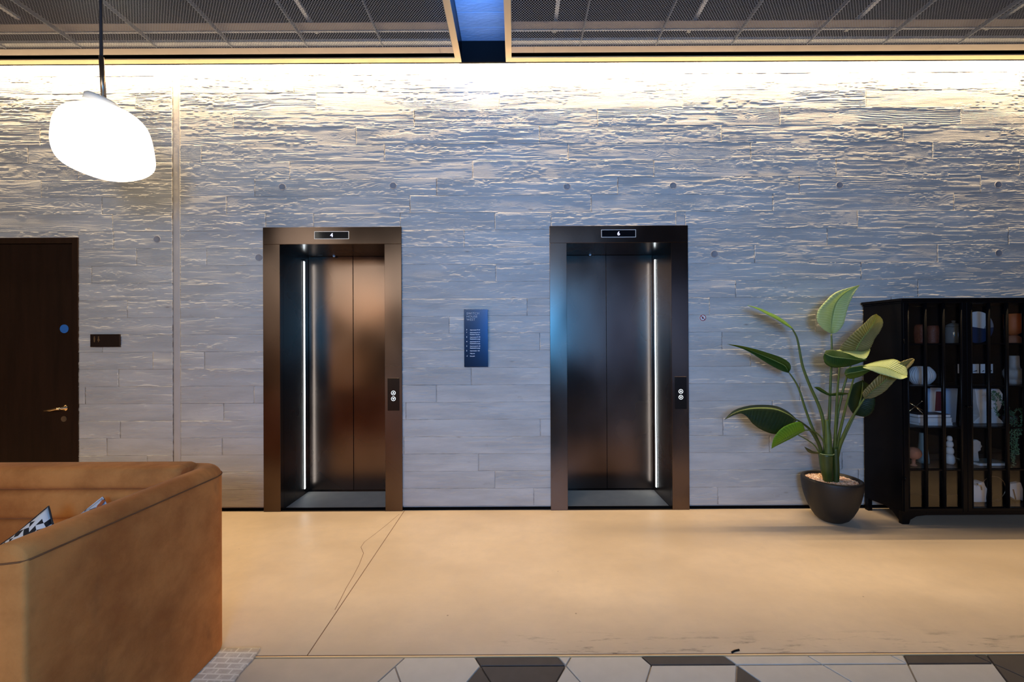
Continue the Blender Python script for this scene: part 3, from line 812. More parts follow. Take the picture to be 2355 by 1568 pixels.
# round prohibition sticker
c = atY(1616.3, 730.6, WALL_Y-.010)
ps = thing('prohibition_sign', c, 'small round red-ringed prohibition sticker right of the second lift', 'sign')
MB().lathe(c, [(.0275, -.005), (.0275, .001), (.0005, .001)], 36, 'Y', False).build('disc', M_WHITE, ps)
MB().lathe(c, [(.0275, .0012), (.0275, .0022), (.0225, .0022), (.0225, .0012)], 36, 'Y', False, False, False).build('red_ring', M_RED, ps)
m = MB(); q = .0165; w_ = .0018
m.prism([(c.x-q-w_, c.z+q-w_), (c.x-q+w_, c.z+q+w_), (c.x+q+w_, c.z-q+w_), (c.x+q-w_, c.z-q-w_)], c.y-.0024, c.y-.0013); m.build('slash', M_RED, ps)
m = MB(); m.lathe((c.x-.0005, c.y, c.z+.006), [(.004, .0011), (.004, .0016), (.0005, .0016)], 12, 'Y', False)
m.prism([(c.x-.008, c.z+.002), (c.x+.005, c.z+.003), (c.x+.007, c.z-.002), (c.x+.002, c.z-.004), (c.x-.001, c.z-.010), (c.x-.006, c.z-.013), (c.x-.004, c.z-.005)], c.y-.0018, c.y-.0011)
m.build('figure', M_BLACK, ps)

# =================================================================== PENDANT LAMP
LYD = 2.48
lc = atY(236, 325, LYD)
lamp = thing('pendant_lamp', lc, 'glowing white pebble-shaped pendant lamp hanging on a dark cord above the sofa', 'lamp')
outl = [(113,322),(114,290),(120,264),(136,243),(160,234),(195,231),(232,234),(262,242),(292,256),(318,274),(338,296),(349,322),(355,350),(358.5,378),(354,396),(336,409),(310,416),(276,418.5),(240,414),(204,403),(168,388),(140,371),(122,350)]
def smooth_closed(pts, n):
    pts = [Vector(p) for p in pts]; m = len(pts); out = []
    for i in range(n):
        u = i*m/n; k = int(u); f = u-k
        p0, p1, p2, p3 = pts[(k-1) % m], pts[k % m], pts[(k+1) % m], pts[(k+2) % m]
        out.append(.5*((2*p1)+(p2-p0)*f+(2*p0-5*p1+4*p2-p3)*f*f+(3*p1-p0-3*p2+p3)*f**3))
    return out
ln = (lc-CAM).normalized()                     # the pebble's broad side faces the lobby obliquely
def on_lamp(x, y):
    d_ = ray(x, y); return CAM + d_*((lc-CAM).dot(ln)/d_.dot(ln))
ol = smooth_closed([on_lamp(x, y) for x, y in outl], 64)
m = MB(); g = []
for i in range(25):
    th = -math.pi/2 + math.pi*i/24
    s_ = max(math.cos(th), .004)**.85; yy = math.sin(th)*.215
    g.append([tuple(lc+(p-lc)*s_+ln*yy) for p in ol])
m.grid(g, True, True)
m.add(g[0], [tuple(range(64))[::-1]]); m.add(g[-1], [tuple(range(64))])
tag(m.build('glass_shade', M_LAMP, lamp), 'glowing opal glass shade')
cp = atY(236, 229, LYD)
m = MB(); m.lathe((0, 0, 0), [(.078, -.050), (.078, -.014), (.068, -.004), (.012, .004), (.010, .012)], 32)
ca, sa = math.cos(.30), math.sin(.30)
m.v = [(cp.x+x*ca+z*sa, cp.y+y, cp.z+.012-x*sa+z*ca) for x, y, z in m.v]
m.build('cap', M_OPAL, lamp)
t0, t1 = atY(239, 232, LYD), atY(233, 131, LYD)
MB().tube([t0, t1], .0125, 16).build('stem', M_BRONZETUBE, lamp)
top = Vector((t1.x-.004, LYD, ZT))
MB().tube([t1, t1*.5+top*.5, top], .0085, 10).build('cord', M_CORD, lamp)
MB().lathe((top.x, top.y, ZT-.032), [(.001, 0), (.05, .004), (.055, .010), (.055, .030)], 24).build('ceiling_rose', M_BRONZETUBE, lamp)

# =================================================================== SOFA
SX = -1.404; SZ = .882; TH = .118; SYB = 2.035; RC = .125; SY0 = 1.168; SXL = -3.7
sofa = thing('sofa', ((SX+SXL)/2, 1.6, .012), 'tan velvet sofa with tall channelled back and enclosing arm, on the pale rug', 'sofa')
# centre line in plan: near end of the right arm -> corner -> back -> far left corner -> left arm
half = TH/2
def plan():
    pts = []
    ys = np.linspace(SY0+half*.22, SYB-RC, 14)
    for y in ys: pts.append((SX-half, y, 0.0))                 # tangent +y
    r = RC-half; cx_, cy_ = SX-RC, SYB-RC
    for i in range(1, 10):
        th = math.pi/2*i/10; pts.append((cx_+r*math.cos(th), cy_+r*math.sin(th), th))
    for x in np.linspace(cx_, SXL+RC, 10): pts.append((x, SYB-half, math.pi/2))
    for i in range(1, 10):
        th = math.pi/2+math.pi/2*i/10; pts.append((SXL+RC+r*math.cos(th), cy_+r*math.sin(th), th))
    for y in ys[::-1]: pts.append((SXL+half, y, math.pi))
    return pts
def section(scale):
    h = half*scale; rt = min(.045, h); out = []
    out.append((h, .0)); out.append((h, .25)); out.append((h, SZ-rt-.3))
    for i in range(7):
        th = math.pi/2*i/6; out.append((h-rt+rt*math.cos(th), SZ-rt-.012+rt*math.sin(th)*1.0+.012*(i/6)))
    for i in range(7):
        th = math.pi/2+math.pi/2*i/6; out.append((-h+rt+rt*math.cos(th), SZ-rt+rt*math.sin(th)-.012*(i/6)))
    out.append((-h, SZ-rt-.3)); out.append((-h, .25)); out.append((-h, .0))
    return out
pl = plan(); rows_ = []
def ring(p, sc_, dz=0):
    x, y, th = p; n_ = (math.cos(th), math.sin(th))
    return [(x+o*n_[0], y+o*n_[1], .016+z*(1-.012/SZ)-(dz if z > .7 else 0)) for o, z in section(sc_)]
e0, e1 = pl[0], pl[-1]
for i in range(6):
    th = math.pi/2*i/6; sc_ = max(.05, math.sin(th))
    sc_ = max(.05, .72+.28*math.sin(th)) if i else .05
    rows_.append(ring((e0[0], e0[1]-half*.22*math.cos(th), 0), sc_, .02*math.cos(th)))
for p in pl: rows_.append(ring(p, 1.0))
for i in range(5, -1, -1):
    th = math.pi/2*i/6; sc_ = max(.05, .72+.28*math.sin(th)) if i else .05
    rows_.append(ring((e1[0], e1[1]-half*.22*math.cos(th), math.pi), sc_, .02*math.cos(th)))
m = MB(); m.grid(rows_, True)
for rw in (rows_[0], rows_[-1]): m.add(rw, [tuple(range(len(rw)))])
m.build('shell', M_VELVET, sofa)
# seam piping below the rolled top, outside
pp = [(x+(half+.0005)*math.cos(th), y+(half+.0005)*math.sin(th), SZ-.042) for x, y, th in pl[:34]]
M_SEAM = plain('velvet_seam', (.20, .075, .022), .9)
pp = [(SX-TH+.012, SY0-.001, SZ-.052), (SX-half, SY0-.0015, SZ-.048), (SX-.016, SY0+.001, SZ-.044), (SX-.003, SY0+.012, SZ-.042)] + pp
MB().tube(pp, .0030, 6).build('piping', M_SEAM, sofa)
def cushion(name, x0, x1, y0, y1, z0, z1, r):
    m = MB(); rows = []
    nseg = 5
    sec = []
    for (cy_, cz_, a0) in ((y1-r, z1-r, 0), (y0+r, z1-r, math.pi/2), (y0+r, z0+r, math.pi), (y1-r, z0+r, 1.5*math.pi)):
        for i in range(nseg):
            th = a0+math.pi/2*i/(nseg-1); sec.append((cy_+r*math.cos(th), cz_+r*math.sin(th)))
    yc, zc = (y0+y1)/2, (z0+z1)/2
    for x, s_ in ((x0, .72), (x0+r*.3, .9), (x0+r, 1.0), (x1-r, 1.0), (x1-r*.3, .9), (x1, .72)):
        rows.append([(x, yc+(y-yc)*s_, zc+(z-zc)*s_) for y, z in sec])
    m.grid(rows, True, True); n_ = len(sec)
    m.add(rows[0], [tuple(range(n_))]); m.add(rows[-1], [tuple(range(n_))[::-1]])
    return m.build(name, M_VELVET, sofa)
CYI = SYB-TH
for z0, z1 in ((.805, .905), (.672, .803), (.539, .670), (.406, .537)):
    cushion('back_channel', SXL+TH+.002, SX-TH-.002, CYI-.075, CYI+.02 if z1 < .9 else CYI+.06, z0, z1, .030)
cushion('seat_cushion', SXL+TH+.004, (SX+SXL)/2-.002, SY0+.02, CYI-.078, .20, .355, .05)
cushion('seat_cushion', (SX+SXL)/2+.002, SX-TH-.004, SY0+.02, CYI-.078, .20, .355, .05)
MB().box(SXL+TH+.004, SX-TH-.004, SY0+.03, CYI, .02, .195).build('seat_base', M_VELVET, sofa)
# pillows
def pillow(name, tip, size, thick, rot, mat, label, stripe=None):
    g1, g2 = [], []; n_ = 18
    for i in range(n_+1):
        r1, r2 = [], []
        for j in range(n_+1):
            u, v = i/n_*2-1, j/n_*2-1
            f = max(0, (1-u**4)*(1-v**4))**.5*(.55+.45*(1-u*u)*(1-v*v))
            k = 1-.06*(1-abs(u))*(abs(v))**3; k2 = 1-.06*(1-abs(v))*(abs(u))**3
            r1.append(Vector((u*size/2*k2, v*size/2*k, thick/2*f))); r2.append(Vector((u*size/2*k2, v*size/2*k, -thick/2*f)))
        g1.append(r1); g2.append(r2)
    R = Matrix.Rotation(rot[2], 4, 'Z') @ Matrix.Rotation(rot[1], 4, 'Y') @ Matrix.Rotation(rot[0], 4, 'X')
    Rr = R @ Matrix.Rotation(math.pi/4+rot[3], 4, 'Z')
    corner = Rr @ Vector((size/2, size/2, 0))
    c = Vector(tip) - corner
    o = bpy.data.objects.new(name, None); COL.objects.link(o); o.location = c
    tag(o, label, 'pillow')
    m = MB(); m.grid([[tuple(p) for p in r] for r in g1]); m.grid([[tuple(p) for p in r][::-1] for r in g2])
    me = m.build('cover', mat, None); me.parent = o; me.location = (0, 0, 0); me.rotation_euler = Rr.to_euler()
    bd = [g1[i][0] for i in range(n_)] + [g1[n_][j] for j in range(n_)] + [g1[i][n_] for i in range(n_, 0, -1)] + [g1[0][j] for j in range(n_, -1, -1)]
    pb_ = MB().tube(bd, .003, 6).build('edge_piping', M_CORD if not stripe else mat, None); cc = Vector(pb_.location); pb_.parent = o
    pb_.location = Rr @ cc; pb_.rotation_euler = Rr.to_euler()
    if stripe:
        s_ = MB(); prs = []
        for i in range(n_+1):
            q = g1[i][max(0, i-1)]; prs.append([(q.x+.006, q.y-.006, q.z+.0012), (q.x, q.y, q.z+.004), (q.x-.006, q.y+.006, q.z+.0012)])
        s_.grid(prs); so = s_.build('stripe', stripe, None); cc = Vector(so.location); so.parent = o
        so.location = Rr @ cc; so.rotation_euler = Rr.to_euler()
    return o
M_PIL1 = pillow_material('black_white_print', (.010, .010, .012), (.78, .76, .74), .58)
M_PIL2 = pillow_material('grey_marl', (.13, .13, .15), (.62, .62, .66), .22)
M_ORANGE = plain('rust_piping', (.40, .09, .02), .7)
pillow('cushion', atY(112, 1164, 1.66), .335, .10, (math.radians(76), 0, math.radians(-10), math.radians(-6)), M_PIL1, 'black and white triangle-print cushion leaning in the sofa corner')
pillow('cushion', atY(236, 1143, 1.79), .26, .08, (math.radians(72), 0, math.radians(4), math.radians(-4)), M_PIL2, 'pale grey cushion with a rust stripe behind the sofa arm', M_ORANGE)
# rug under the sofa
ra, rb_ = atZ(600, 1490, .01), atZ(516, 1480, .01)
m = MB(); n_ = 40; top_ = []
for i in range(n_+1):
    y = .55 + (ra.y-.55)*i/n_
    top_.append([(ra.x-4.0*(1-j/12)+.003*math.sin(i*1.7+j), y+(.004*math.sin(j*2.3) if i in (0, n_) else 0), .010+.0012*math.sin(i*.9+j*1.3)) for j in range(13)])
m.grid(top_)
edge = [r[-1] for r in top_] + top_[-1][::-1]
m.grid([[p, (p[0], p[1], .0015)] for p in edge], False)
m.grid([[(p[0], p[1], .0015) for p in r] for r in (top_[0], top_[-1])], False)
tag(m.build('rug', M_RUG), 'pale worn rug showing from beneath the right side of the sofa', 'rug')

# =================================================================== PLANT
PC = Vector((atY(1912, 1098, 3.365).x, 3.365, 0))
plant = thing('potted_plant', PC, 'tall bird-of-paradise plant in a round black pot left of the cabinet', 'plant')
prof = [(.060, 0), (.082, .005), (.116, .030), (.145, .075), (.170, .130), (.189, .190), (.202, .250), (.208, .300), (.209, .335), (.206, .347), (.200, .350), (.186, .350), (.182, .345), (.180, .318), (.001, .316)]
MB().lathe(PC, prof, 56, capt=False).build('pot', M_POT, plant)
# bark chip mulch
t = NT('bark_chips'); r_ = t.noise(t.obj(), 55.0, 1.0)
M_CHIP = t.out(t.principled(Base_Color=t.mix(t.mapr(r_, .3, .7), (.42, .22, .13), (.85, .66, .50)), Roughness=.85))
m = MB()
for i in range(1500):
    a = random.uniform(0, 2*math.pi); rr = .176*math.sqrt(random.random())
    c = Vector((PC.x+rr*math.cos(a), PC.y+rr*math.sin(a), .318+random.uniform(0, .012)))
    R = Matrix.Rotation(random.uniform(0, 6.3), 3, 'Z') @ Matrix.Rotation(random.uniform(-.7, .7), 3, 'X')
    l, w_, h_ = random.uniform(.006, .013), random.uniform(.003, .006), random.uniform(.002, .004)
    vv = [c + R @ Vector((sx*l, sy*w_, sz*h_)) for sz in (-1, 1) for sx, sy in ((-1,-1),(1,-1),(1,1),(-1,1))]
    m.add(vv, [(0,3,2,1),(4,5,6,7),(0,1,5,4),(1,2,6,5),(2,3,7,6),(3,0,4,7)])
tag(m.build('mulch', M_CHIP, plant, recalc=False), 'reddish bark chips', None, None, 'stuff')
M_STEM = plain('green_stem', (.075, .115, .022), .45, var=.35, scale=18)
M_SHEATH = plain('dark_green_sheath', (.030, .055, .008), .40, var=.5, scale=14, stretch=(4, 4, .4))
M_LEAFA = leaf_material('leaf_lit', (.62, .77, .36), (.72, .85, .46), (.44, .52, .22))  # leaf green paled, the cove light on it put into the colour
M_LEAFB = leaf_material('leaf_deep', (.020, .070, .015), (.032, .105, .022), (.05, .09, .03), .0004)
M_LEAFC = leaf_material('leaf_olive', (.24, .19, .075), (.52, .44, .22), (.26, .26, .10), .0016)
M_LEAFD = leaf_material('leaf_bright', (.11, .30, .02), (.17, .40, .04), (.16, .25, .05))
M_LEAFK = leaf_material('leaf_shade', (.012, .030, .018), (.020, .045, .025), (.10, .10, .045), .0004)  # dark leaf green with shade put into the colour
def resample(pts, n):
    pts = [Vector(p) for p in pts]; out = []; m_ = len(pts)
    for i in range(n):
        u = i*(m_-1)/(n-1); k = min(int(u), m_-2); f = u-k
        p0, p1, p2, p3 = pts[max(k-1, 0)], pts[k], pts[k+1], pts[min(k+2, m_-1)]
        out.append(.5*((2*p1)+(p2-p0)*f+(2*p0-5*p1+4*p2-p3)*f*f+(3*p1-p0-3*p2+p3)*f**3))
    return out
def leaf(mat, L, Mi, Rr, yL, yM, yR, nu=6, nv=34, ripple=.0012, curl=.10):
    """blade between left edge, midrib and right edge; y?: depth at (base, tip) of each line"""
    def line(pts, y):
        n_ = len(pts); return resample([atY(p[0], p[1], y[0]+(y[1]-y[0])*i/(n_-1)+(y[2]*math.sin(math.pi*i/(n_-1)) if len(y) > 2 else 0)) for i, p in enumerate(pts)], nv)
    l, c, r = line(L, yL), line(Mi, yM), line(Rr, yR)
    rows, uvs = [], []
    for i in range(nv):
        row, ur = [], []
        for j in range(2*nu+1):
            s_ = j/nu-1
            e_ = l[i] if s_ < 0 else r[i]; a_ = abs(s_)
            p = c[i].lerp(e_, a_)
            bulge = math.sin(math.pi*a_)*curl*(c[i]-e_).length
            p = p + Vector((0, -bulge+ripple*a_*math.sin(i*2.2-a_*3.0), 0))
            row.append(tuple(p)); ur.append((j/(2*nu), i/(nv-1)))
        rows.append(row); uvs.append(ur)
    m = MB(); m.grid(rows)
    o = m.build('leaf', mat, plant, recalc=False)
    me = o.data; uvl = me.uv_layers.new(name='UVMap'); flatuv = [q for r_ in uvs for q in r_]
    for lp in me.loops: uvl.data[lp.index].uv = flatuv[lp.vertex_index]
    md = o.modifiers.new('thick', 'SOLIDIFY'); md.thickness = .0012; md.offset = 0
    return o
def stem(pts, y0, y1, r0, r1, mat=None):
    n_ = len(pts)
    p = resample([atY(q[0], q[1], y0+(y1-y0)*i/(n_-1)) for i, q in enumerate(pts)], 26)
    return MB().tube(p, list(np.linspace(r0, r1, 26)), 8).build('stem', mat or M_STEM, plant)
YP = 3.36
# A: upright pale leaf at the top
leaf(M_LEAFA, [(1912,767),(1893,757),(1879,737),(1881,715),(1896,695),(1924,671),(1978,655)], [(1912,767),(1912,742),(1917,712),(1926,691),(1946,672),(1978,655)],
     [(1912,767),(1924,764),(1939,747),(1947,718),(1955,694),(1967,671),(1978,655)], (3.34, 3.36, -.05), (3.36, 3.36, .02), (3.34, 3.36, -.03))
stem([(1912,768),(1913,810),(1910,880),(1907,960),(1904,1020),(1904,1060)], 3.36, 3.37, .0055, .014)
# B: olive underside behind
leaf(M_LEAFC, [(1962,812),(1931,803),(1945,783),(1966,762),(1988,743),(2003,728),(2015,722)], [(1966,812),(1974,793),(1988,773),(2002,755),(2011,738),(2015,722)],
     [(1972,812),(2000,802),(2012,779),(2024,762),(2031,745),(2028,732),(2015,722)], (3.33, 3.24, .0), (3.33, 3.24, .03), (3.31, 3.22, .0))
stem([(1966,811),(1957,838),(1947,868),(1936,908),(1926,958),(1920,1015),(1915,1060)], 3.33, 3.36, .005, .012)
# C: folded leaf, pale lid and dark flap
leaf(M_LEAFA, [(1916,806),(1940,803),(1962,800),(1981,797.5),(1996,796.5),(2001,803)], [(1922,807.5),(1944,806.5),(1963,807),(1981,808),(1993,806),(2001,805)],
     [(1928,809),(1946,813),(1960,819),(1974,825),(1990,825),(1998,814),(2000,807)], (3.42, 3.36, .05), (3.33, 3.28), (3.24, 3.20), curl=.03)
leaf(M_LEAFB, [(1899,806),(1915,804),(1932,808),(1950,813),(1972,822),(1993,826)], [(1896,812),(1912,819),(1931,822),(1950,824),(1972,827),(1993,827)],
     [(1893,820),(1898,836),(1916,845),(1946,843),(1972,836),(1993,828)], (3.25, 3.22), (3.235, 3.21, -.02), (3.25, 3.22, .0), curl=.02)
stem([(1931,844),(1928,875),(1925,915),(1922,980),(1918,1060)], 3.25, 3.34, .005, .012)
# D: pale leaf reaching right in front of the cabinet, its base lobe's shade put in as dark green
leaf(M_LEAFA, [(1982,842),(2000,835),(2020,830),(2040,827),(2058,826),(2076,836),(2085,846),(2087,858)], [(1984,844),(2002,842),(2022,843),(2042,847),(2060,855),(2074,861),(2086,865)],
     [(1986,846),(2004,852),(2022,859),(2040,864),(2057,869),(2072,872),(2087,867)], (3.20, 3.12, .05), (3.15, 3.08), (3.13, 3.04), curl=.03)
leaf(M_LEAFB, [(1942,860),(1945,850),(1954,845),(1970,842),(1986,840),(2006,846)], [(1944,862),(1953,858),(1966,856),(1980,853),(1992,851),(2006,848)],
     [(1945,865),(1954,871),(1968,869),(1982,864),(1994,857),(2006,850)], (3.18, 3.15), (3.165, 3.14), (3.18, 3.15), curl=.03)
stem([(1966,858),(1958,890),(1948,925),(1938,965),(1928,1010),(1921,1060)], 3.18, 3.36, .005, .012)
# E: olive leaf pointing right, under D
leaf(M_LEAFC, [(1987,915),(1984,902),(1998,886),(2025,860),(2062,836),(2094,824),(2102,825)], [(1988,916),(2008,897),(2030,880),(2050,863),(2078,841),(2102,825)],
     [(1990,917),(2010,914),(2035,900),(2057,877),(2082,854),(2098,838),(2103,828)], (3.20, 3.16, .0), (3.20, 3.16, .02), (3.19, 3.14, .0))
stem([(1988,916),(1972,940),(1955,968),(1940,1000),(1929,1030),(1922,1062)], 3.20, 3.36, .0055, .013)
# F: dark hanging leaf, shade put into its green
leaf(M_LEAFK, [(1964,954),(1953,938),(1948,918),(1954,896),(1965,882),(1984,874)], [(1966,954),(1974,934),(1980,912),(1983,892),(1984,874)],
     [(1970,955),(1990,958),(2007,947),(2013,922),(2006,893),(1984,874)], (3.30, 3.32), (3.31, 3.33, .02), (3.28, 3.30))
stem([(1966,954),(1956,975),(1944,1000),(1932,1028),(1925,1060)], 3.31, 3.36, .005, .010)
# G: small bract half way up
leaf(M_LEAFB, [(1872,890),(1884,890),(1897,898),(1909,905),(1930,902),(1950,904)], [(1872,890),(1885,895),(1898,902),(1909,907),(1930,905),(1950,905)],
     [(1872,890),(1884,899),(1897,906),(1909,910),(1930,909),(1950,906)], (3.30, 3.30), (3.33, 3.31), (3.32, 3.31), 3, 18)
# H: narrow top-left leaf, edge-on
leaf(M_LEAFD, [(1821,753),(1806,739),(1786,726),(1764,716),(1745,708),(1719,702)], [(1821,754),(1806,742),(1786,729),(1764,719),(1745,710),(1719,702)],
     [(1821,756),(1804,746),(1783,733),(1762,722),(1742,711),(1719,702)], (3.42, 3.40, .05), (3.36, 3.36), (3.32, 3.34, -.05))
stem([(1821,754),(1831,772),(1836,790),(1841,818),(1847,846),(1863,888),(1880,925),(1891,958),(1897,1000),(1901,1060)], 3.36, 3.37, .0055, .015)
# I: long dark leaf at the left
leaf(M_LEAFB, [(1814,856),(1819,846),(1815,834),(1797,822),(1765,811),(1735,802),(1703,795),(1672,791)], [(1813,856),(1806,842),(1790,833),(1765,822),(1738,811),(1710,800),(1672,791)],
     [(1812,857),(1799,853),(1776,842),(1750,826),(1728,812),(1705,801),(1672,791)], (3.33, 3.33), (3.36, 3.35), (3.34, 3.34))
stem([(1814,856),(1828,876),(1838,896),(1850,934),(1862,968),(1875,1000),(1887,1030),(1894,1058)], 3.35, 3.36, .005, .013)
# J: arching lower-left leaf
leaf(M_LEAFK, [(1832,964),(1812,946),(1782,933),(1742,931),(1712,935),(1686,945),(1667,964)], [(1832,966),(1811,951),(1781,939),(1742,937),(1713,941),(1687,950),(1667,964)],
     [(1829,969),(1815,987),(1785,998),(1755,990),(1731,974),(1708,950),(1667,964)], (3.34, 3.32), (3.28, 3.26), (3.24, 3.26))
stem([(1832,965),(1848,975),(1862,987),(1875,1006),(1885,1026),(1892,1056)], 3.28, 3.36, .006, .015, M_SHEATH)
# K: small bright leaf
leaf(M_LEAFD, [(1850,986),(1846,975),(1832,970),(1800,983),(1780,1006),(1774,1031)], [(1850,990),(1836,994),(1820,1003),(1802,1013),(1788,1021),(1774,1031)],
     [(1850,991),(1836,999),(1820,1008),(1802,1017),(1788,1024),(1774,1031)], (3.24, 3.20, -.03), (3.27, 3.22), (3.31, 3.25))
stem([(1850,989),(1868,990),(1882,999),(1893,1014),(1898,1040)], 3.27, 3.34, .0045, .006)
stem([(1834,999),(1854,1010),(1870,1021),(1880,1034),(1888,1050)], 3.30, 3.34, .004, .006)
# L: small bract above the pot
leaf(M_LEAFC, [(1850,1027),(1860,1032),(1870,1037),(1884,1040)], [(1850,1027),(1860,1036),(1870,1041),(1884,1042)], [(1850,1027),(1858,1039),(1870,1043),(1884,1043)], (3.30, 3.32), (3.28, 3.31), (3.29, 3.31), 3, 14)
# sheaths at the base
def sheath(pts, y, rads, mat):
    n_ = len(pts)
    p = resample([atY(q[0], q[1], y) for q in pts], 14); rr = np.interp(np.linspace(0, 1, 14), np.linspace(0, 1, len(rads)), rads)
    return MB().tube(p, list(rr), 14).build('sheath', mat, plant)
sheath([(1899,1043),(1900,1070),(1903,1098),(1905,1110)], 3.34, [.052, .045, .034, .030], M_SHEATH)
sheath([(1921,1030),(1922,1060),(1923,1085),(1922,1112)], 3.33, [.020, .024, .023, .022], M_SHEATH)
sheath([(1901,965),(1903,1000),(1904,1045)], 3.345, [.014, .026, .034], M_STEM)
m = MB(); c = atY(1899, 1042, 3.34); m.lathe((c.x, c.y, c.z), [(.056, -.002), (.058, 0), (.056, .002), (.052, .002)], 24, capb=False, capt=False)
m.build('sheath_rim', M_LEAFA, plant)

# =================================================================== DISPLAY CABINET
CB0 = atY(1988, 900, 3.585).x; CF0 = atY(2074, 900, 3.285).x
CYF, CYB_ = 3.285, 3.590
CX1 = 4.655; CTOP = 1.812
cab = thing('display_cabinet', ((CF0+CX1)/2, 3.44, 0), 'tall black display cabinet with gridded glass doors, right of the plant', 'cabinet')
CR1 = CX1 + (CF0-CB0)
plan_ = [(CB0, CYB_), (CF0, CYF), (CX1, CYF), (CR1, CYB_)]
def cprism(poly, z0, z1, name, mat=None):
    m = MB(); m.prism(poly, z0, z1, 'Z'); return m.build(name, mat or M_BLACK, cab)
def grow(d): return [(CB0-d, CYB_), (CF0-d*.9, CYF-d), (CX1+d*.9, CYF-d), (CR1+d, CYB_)]
bevel(cprism(grow(.022), CTOP-.022, CTOP, 'top_board'), .004)
bevel(cprism(grow(.008), CTOP-.036, CTOP-.0225, 'cornice'), .002)
T = .020
ZB = .105
# side panels, back, floor
cprism([(CB0, CYB_), (CF0, CYF), (CF0+T, CYF+.004), (CB0+T, CYB_)], ZB, CTOP-.037, 'side_panel')
cprism([(CR1, CYB_), (CX1, CYF), (CX1-T, CYF+.004), (CR1-T, CYB_)], ZB, CTOP-.037, 'side_panel')
MB().box(CB0+T+.001, CR1-T-.001, CYB_-.012, CYB_, ZB, CTOP-.037).build('back_panel', M_BLACK, cab)
cprism([(CB0+T+.001, CYB_-.013), (CF0+T+.001, CYF+.034), (CX1-T-.001, CYF+.034), (CR1-T-.001, CYB_-.013)], ZB, ZB+.02, 'floor_board')
# plinth: front legs with arch, back legs
for sx, x in ((1, CF0), (-1, CX1)):
    m = MB(); pts = [(x-sx*.004, 0), (x+sx*.050, 0), (x+sx*.062, .035), (x+sx*.11, .062), (x+sx*.19, .072), (x+sx*.19, ZB-.001), (x-sx*.004, ZB-.001)]
    m.prism(pts, CYF+.001, CYF+.030); m.build('front_leg', M_BLACK, cab)
for sx, x in ((1, CB0), (-1, CR1)):
    MB().box(min(x, x+sx*.034), max(x, x+sx*.034), CYB_-.036, CYB_-.001, 0, ZB-.001).build('back_leg', M_BLACK, cab)
MB().box(CF0+.192, CX1-.192, CYF+.001, CYF+.025, .072, ZB-.001).build('plinth_rail', M_BLACK, cab)
# side aprons under the side panels
for q0, q1, s_ in ((CB0, CF0, 1), (CR1, CX1, -1)):
    m = MB(); m.grid([[(q0+(q1-q0)*u, CYB_+(CYF-CYB_)*u+.002, ZB-.001), (q0+(q1-q0)*u, CYB_+(CYF-CYB_)*u+.002, zz)] for u, zz in ((.14, ZB-.004), (.55, ZB-.004), (.75, .075), (.88, .035), (.97, .0))], False)
    a_ = m.build('side_apron', M_BLACK, cab); md = a_.modifiers.new('thick', 'SOLIDIFY'); md.thickness = .018
# doors
def zc(py): return atY(2180, py, CYF).z
shelf_z = [zc(791), zc(889), zc(984.5), zc(1081)]
dz1, dz0 = zc(691), zc(1177)
mid = atY(2223, 900, CYF).x
def door(x0, x1, hinge_left):
    dpart = bpy.data.objects.new('door', None); COL.objects.link(dpart); dpart.location = ((x0+x1)/2, CYF, (dz0+dz1)/2); adopt(dpart, cab)
    SW = .036
    def piece(n_, *b, mt=M_BLACK, bv=.003): 
        o = MB().box(*b).build(n_, mt, dpart)
        if bv: bevel(o, bv, 2)
        return o
    piece('stile', x0, x0+SW, CYF-.004, CYF+.022, dz0, dz1); piece('stile', x1-SW, x1, CYF-.004, CYF+.022, dz0, dz1)
    piece('rail', x0+SW+.0005, x1-SW-.0005, CYF-.002, CYF+.020, dz1-.022, dz1); piece('rail', x0+SW+.0005, x1-SW-.0005, CYF-.002, CYF+.020, dz0, dz0+.030)
    a_, b_ = x0+SW, x1-SW
    cols = [a_+(b_-a_)*i/3 for i in range(4)]
    zs = [dz1-.022] + shelf_z + [dz0+.030]
    for i in (1, 2):
        m = MB(); m.tube([(cols[i], CYF+.004, dz0+.031), (cols[i], CYF+.004, dz1-.023)], .013, 12); m.build('mullion', M_BLACK, dpart)
    for s_ in (x0+SW+.004, x1-SW-.004):
        m = MB(); m.tube([(s_, CYF+.002, dz0+.031), (s_, CYF+.002, dz1-.023)], .008, 10); m.build('bead', M_BLACK, dpart)
    for z in shelf_z:
        for i in range(3): piece('muntin', cols[i]+(.0135 if i else .0005), cols[i+1]-(.0135 if i < 2 else .0005), CYF+.001, CYF+.012, z-.006, z+.006, bv=0)
    for i in range(3):
        for k in range(5):
            piece('pane', cols[i]+.006, cols[i+1]-.006, CYF+.0135, CYF+.0165, zs[k+1]+.001, zs[k]-.001, mt=M_GLASS, bv=0)
    hx = x1-.010 if hinge_left else x0+.010
    m = MB(); m.lathe((hx if hinge_left else hx, CYF-.004, (dz0+dz1)/2), [(.006, 0), (.006, .010), (.009, .014), (.008, .022), (.001, .023)], 14, 'Y'); m.build('knob', M_BLACK, dpart)
    for hz in (zc(784), zc(1100)):
        m = MB(); hx2 = x0+.004 if hinge_left else x1-.004
        m.tube([(hx2, CYF-.007, hz-.018), (hx2, CYF-.007, hz+.018)], .005, 8); m.build('hinge', M_BLACK, dpart)
    return dpart
door(CF0+.012, mid-.001, True); door(mid+.001, 4.129, False); door(4.131, CX1-.012, False)
for z in shelf_z:
    MB().box(CF0+T+.004, CX1-T-.004, CYF+.036, CYB_-.014, z-.009, z+.005).build('shelf', M_BLACK, cab)
S = [z+.0055 for z in shelf_z]; S.append(ZB+.0205)
M_CLAY = plain('brown_glass', (.16, .05, .03), .22, var=.3, scale=40, bump=.004)
M_JAR = plain('smoky_glass', (.16, .17, .17), .10, var=.1)
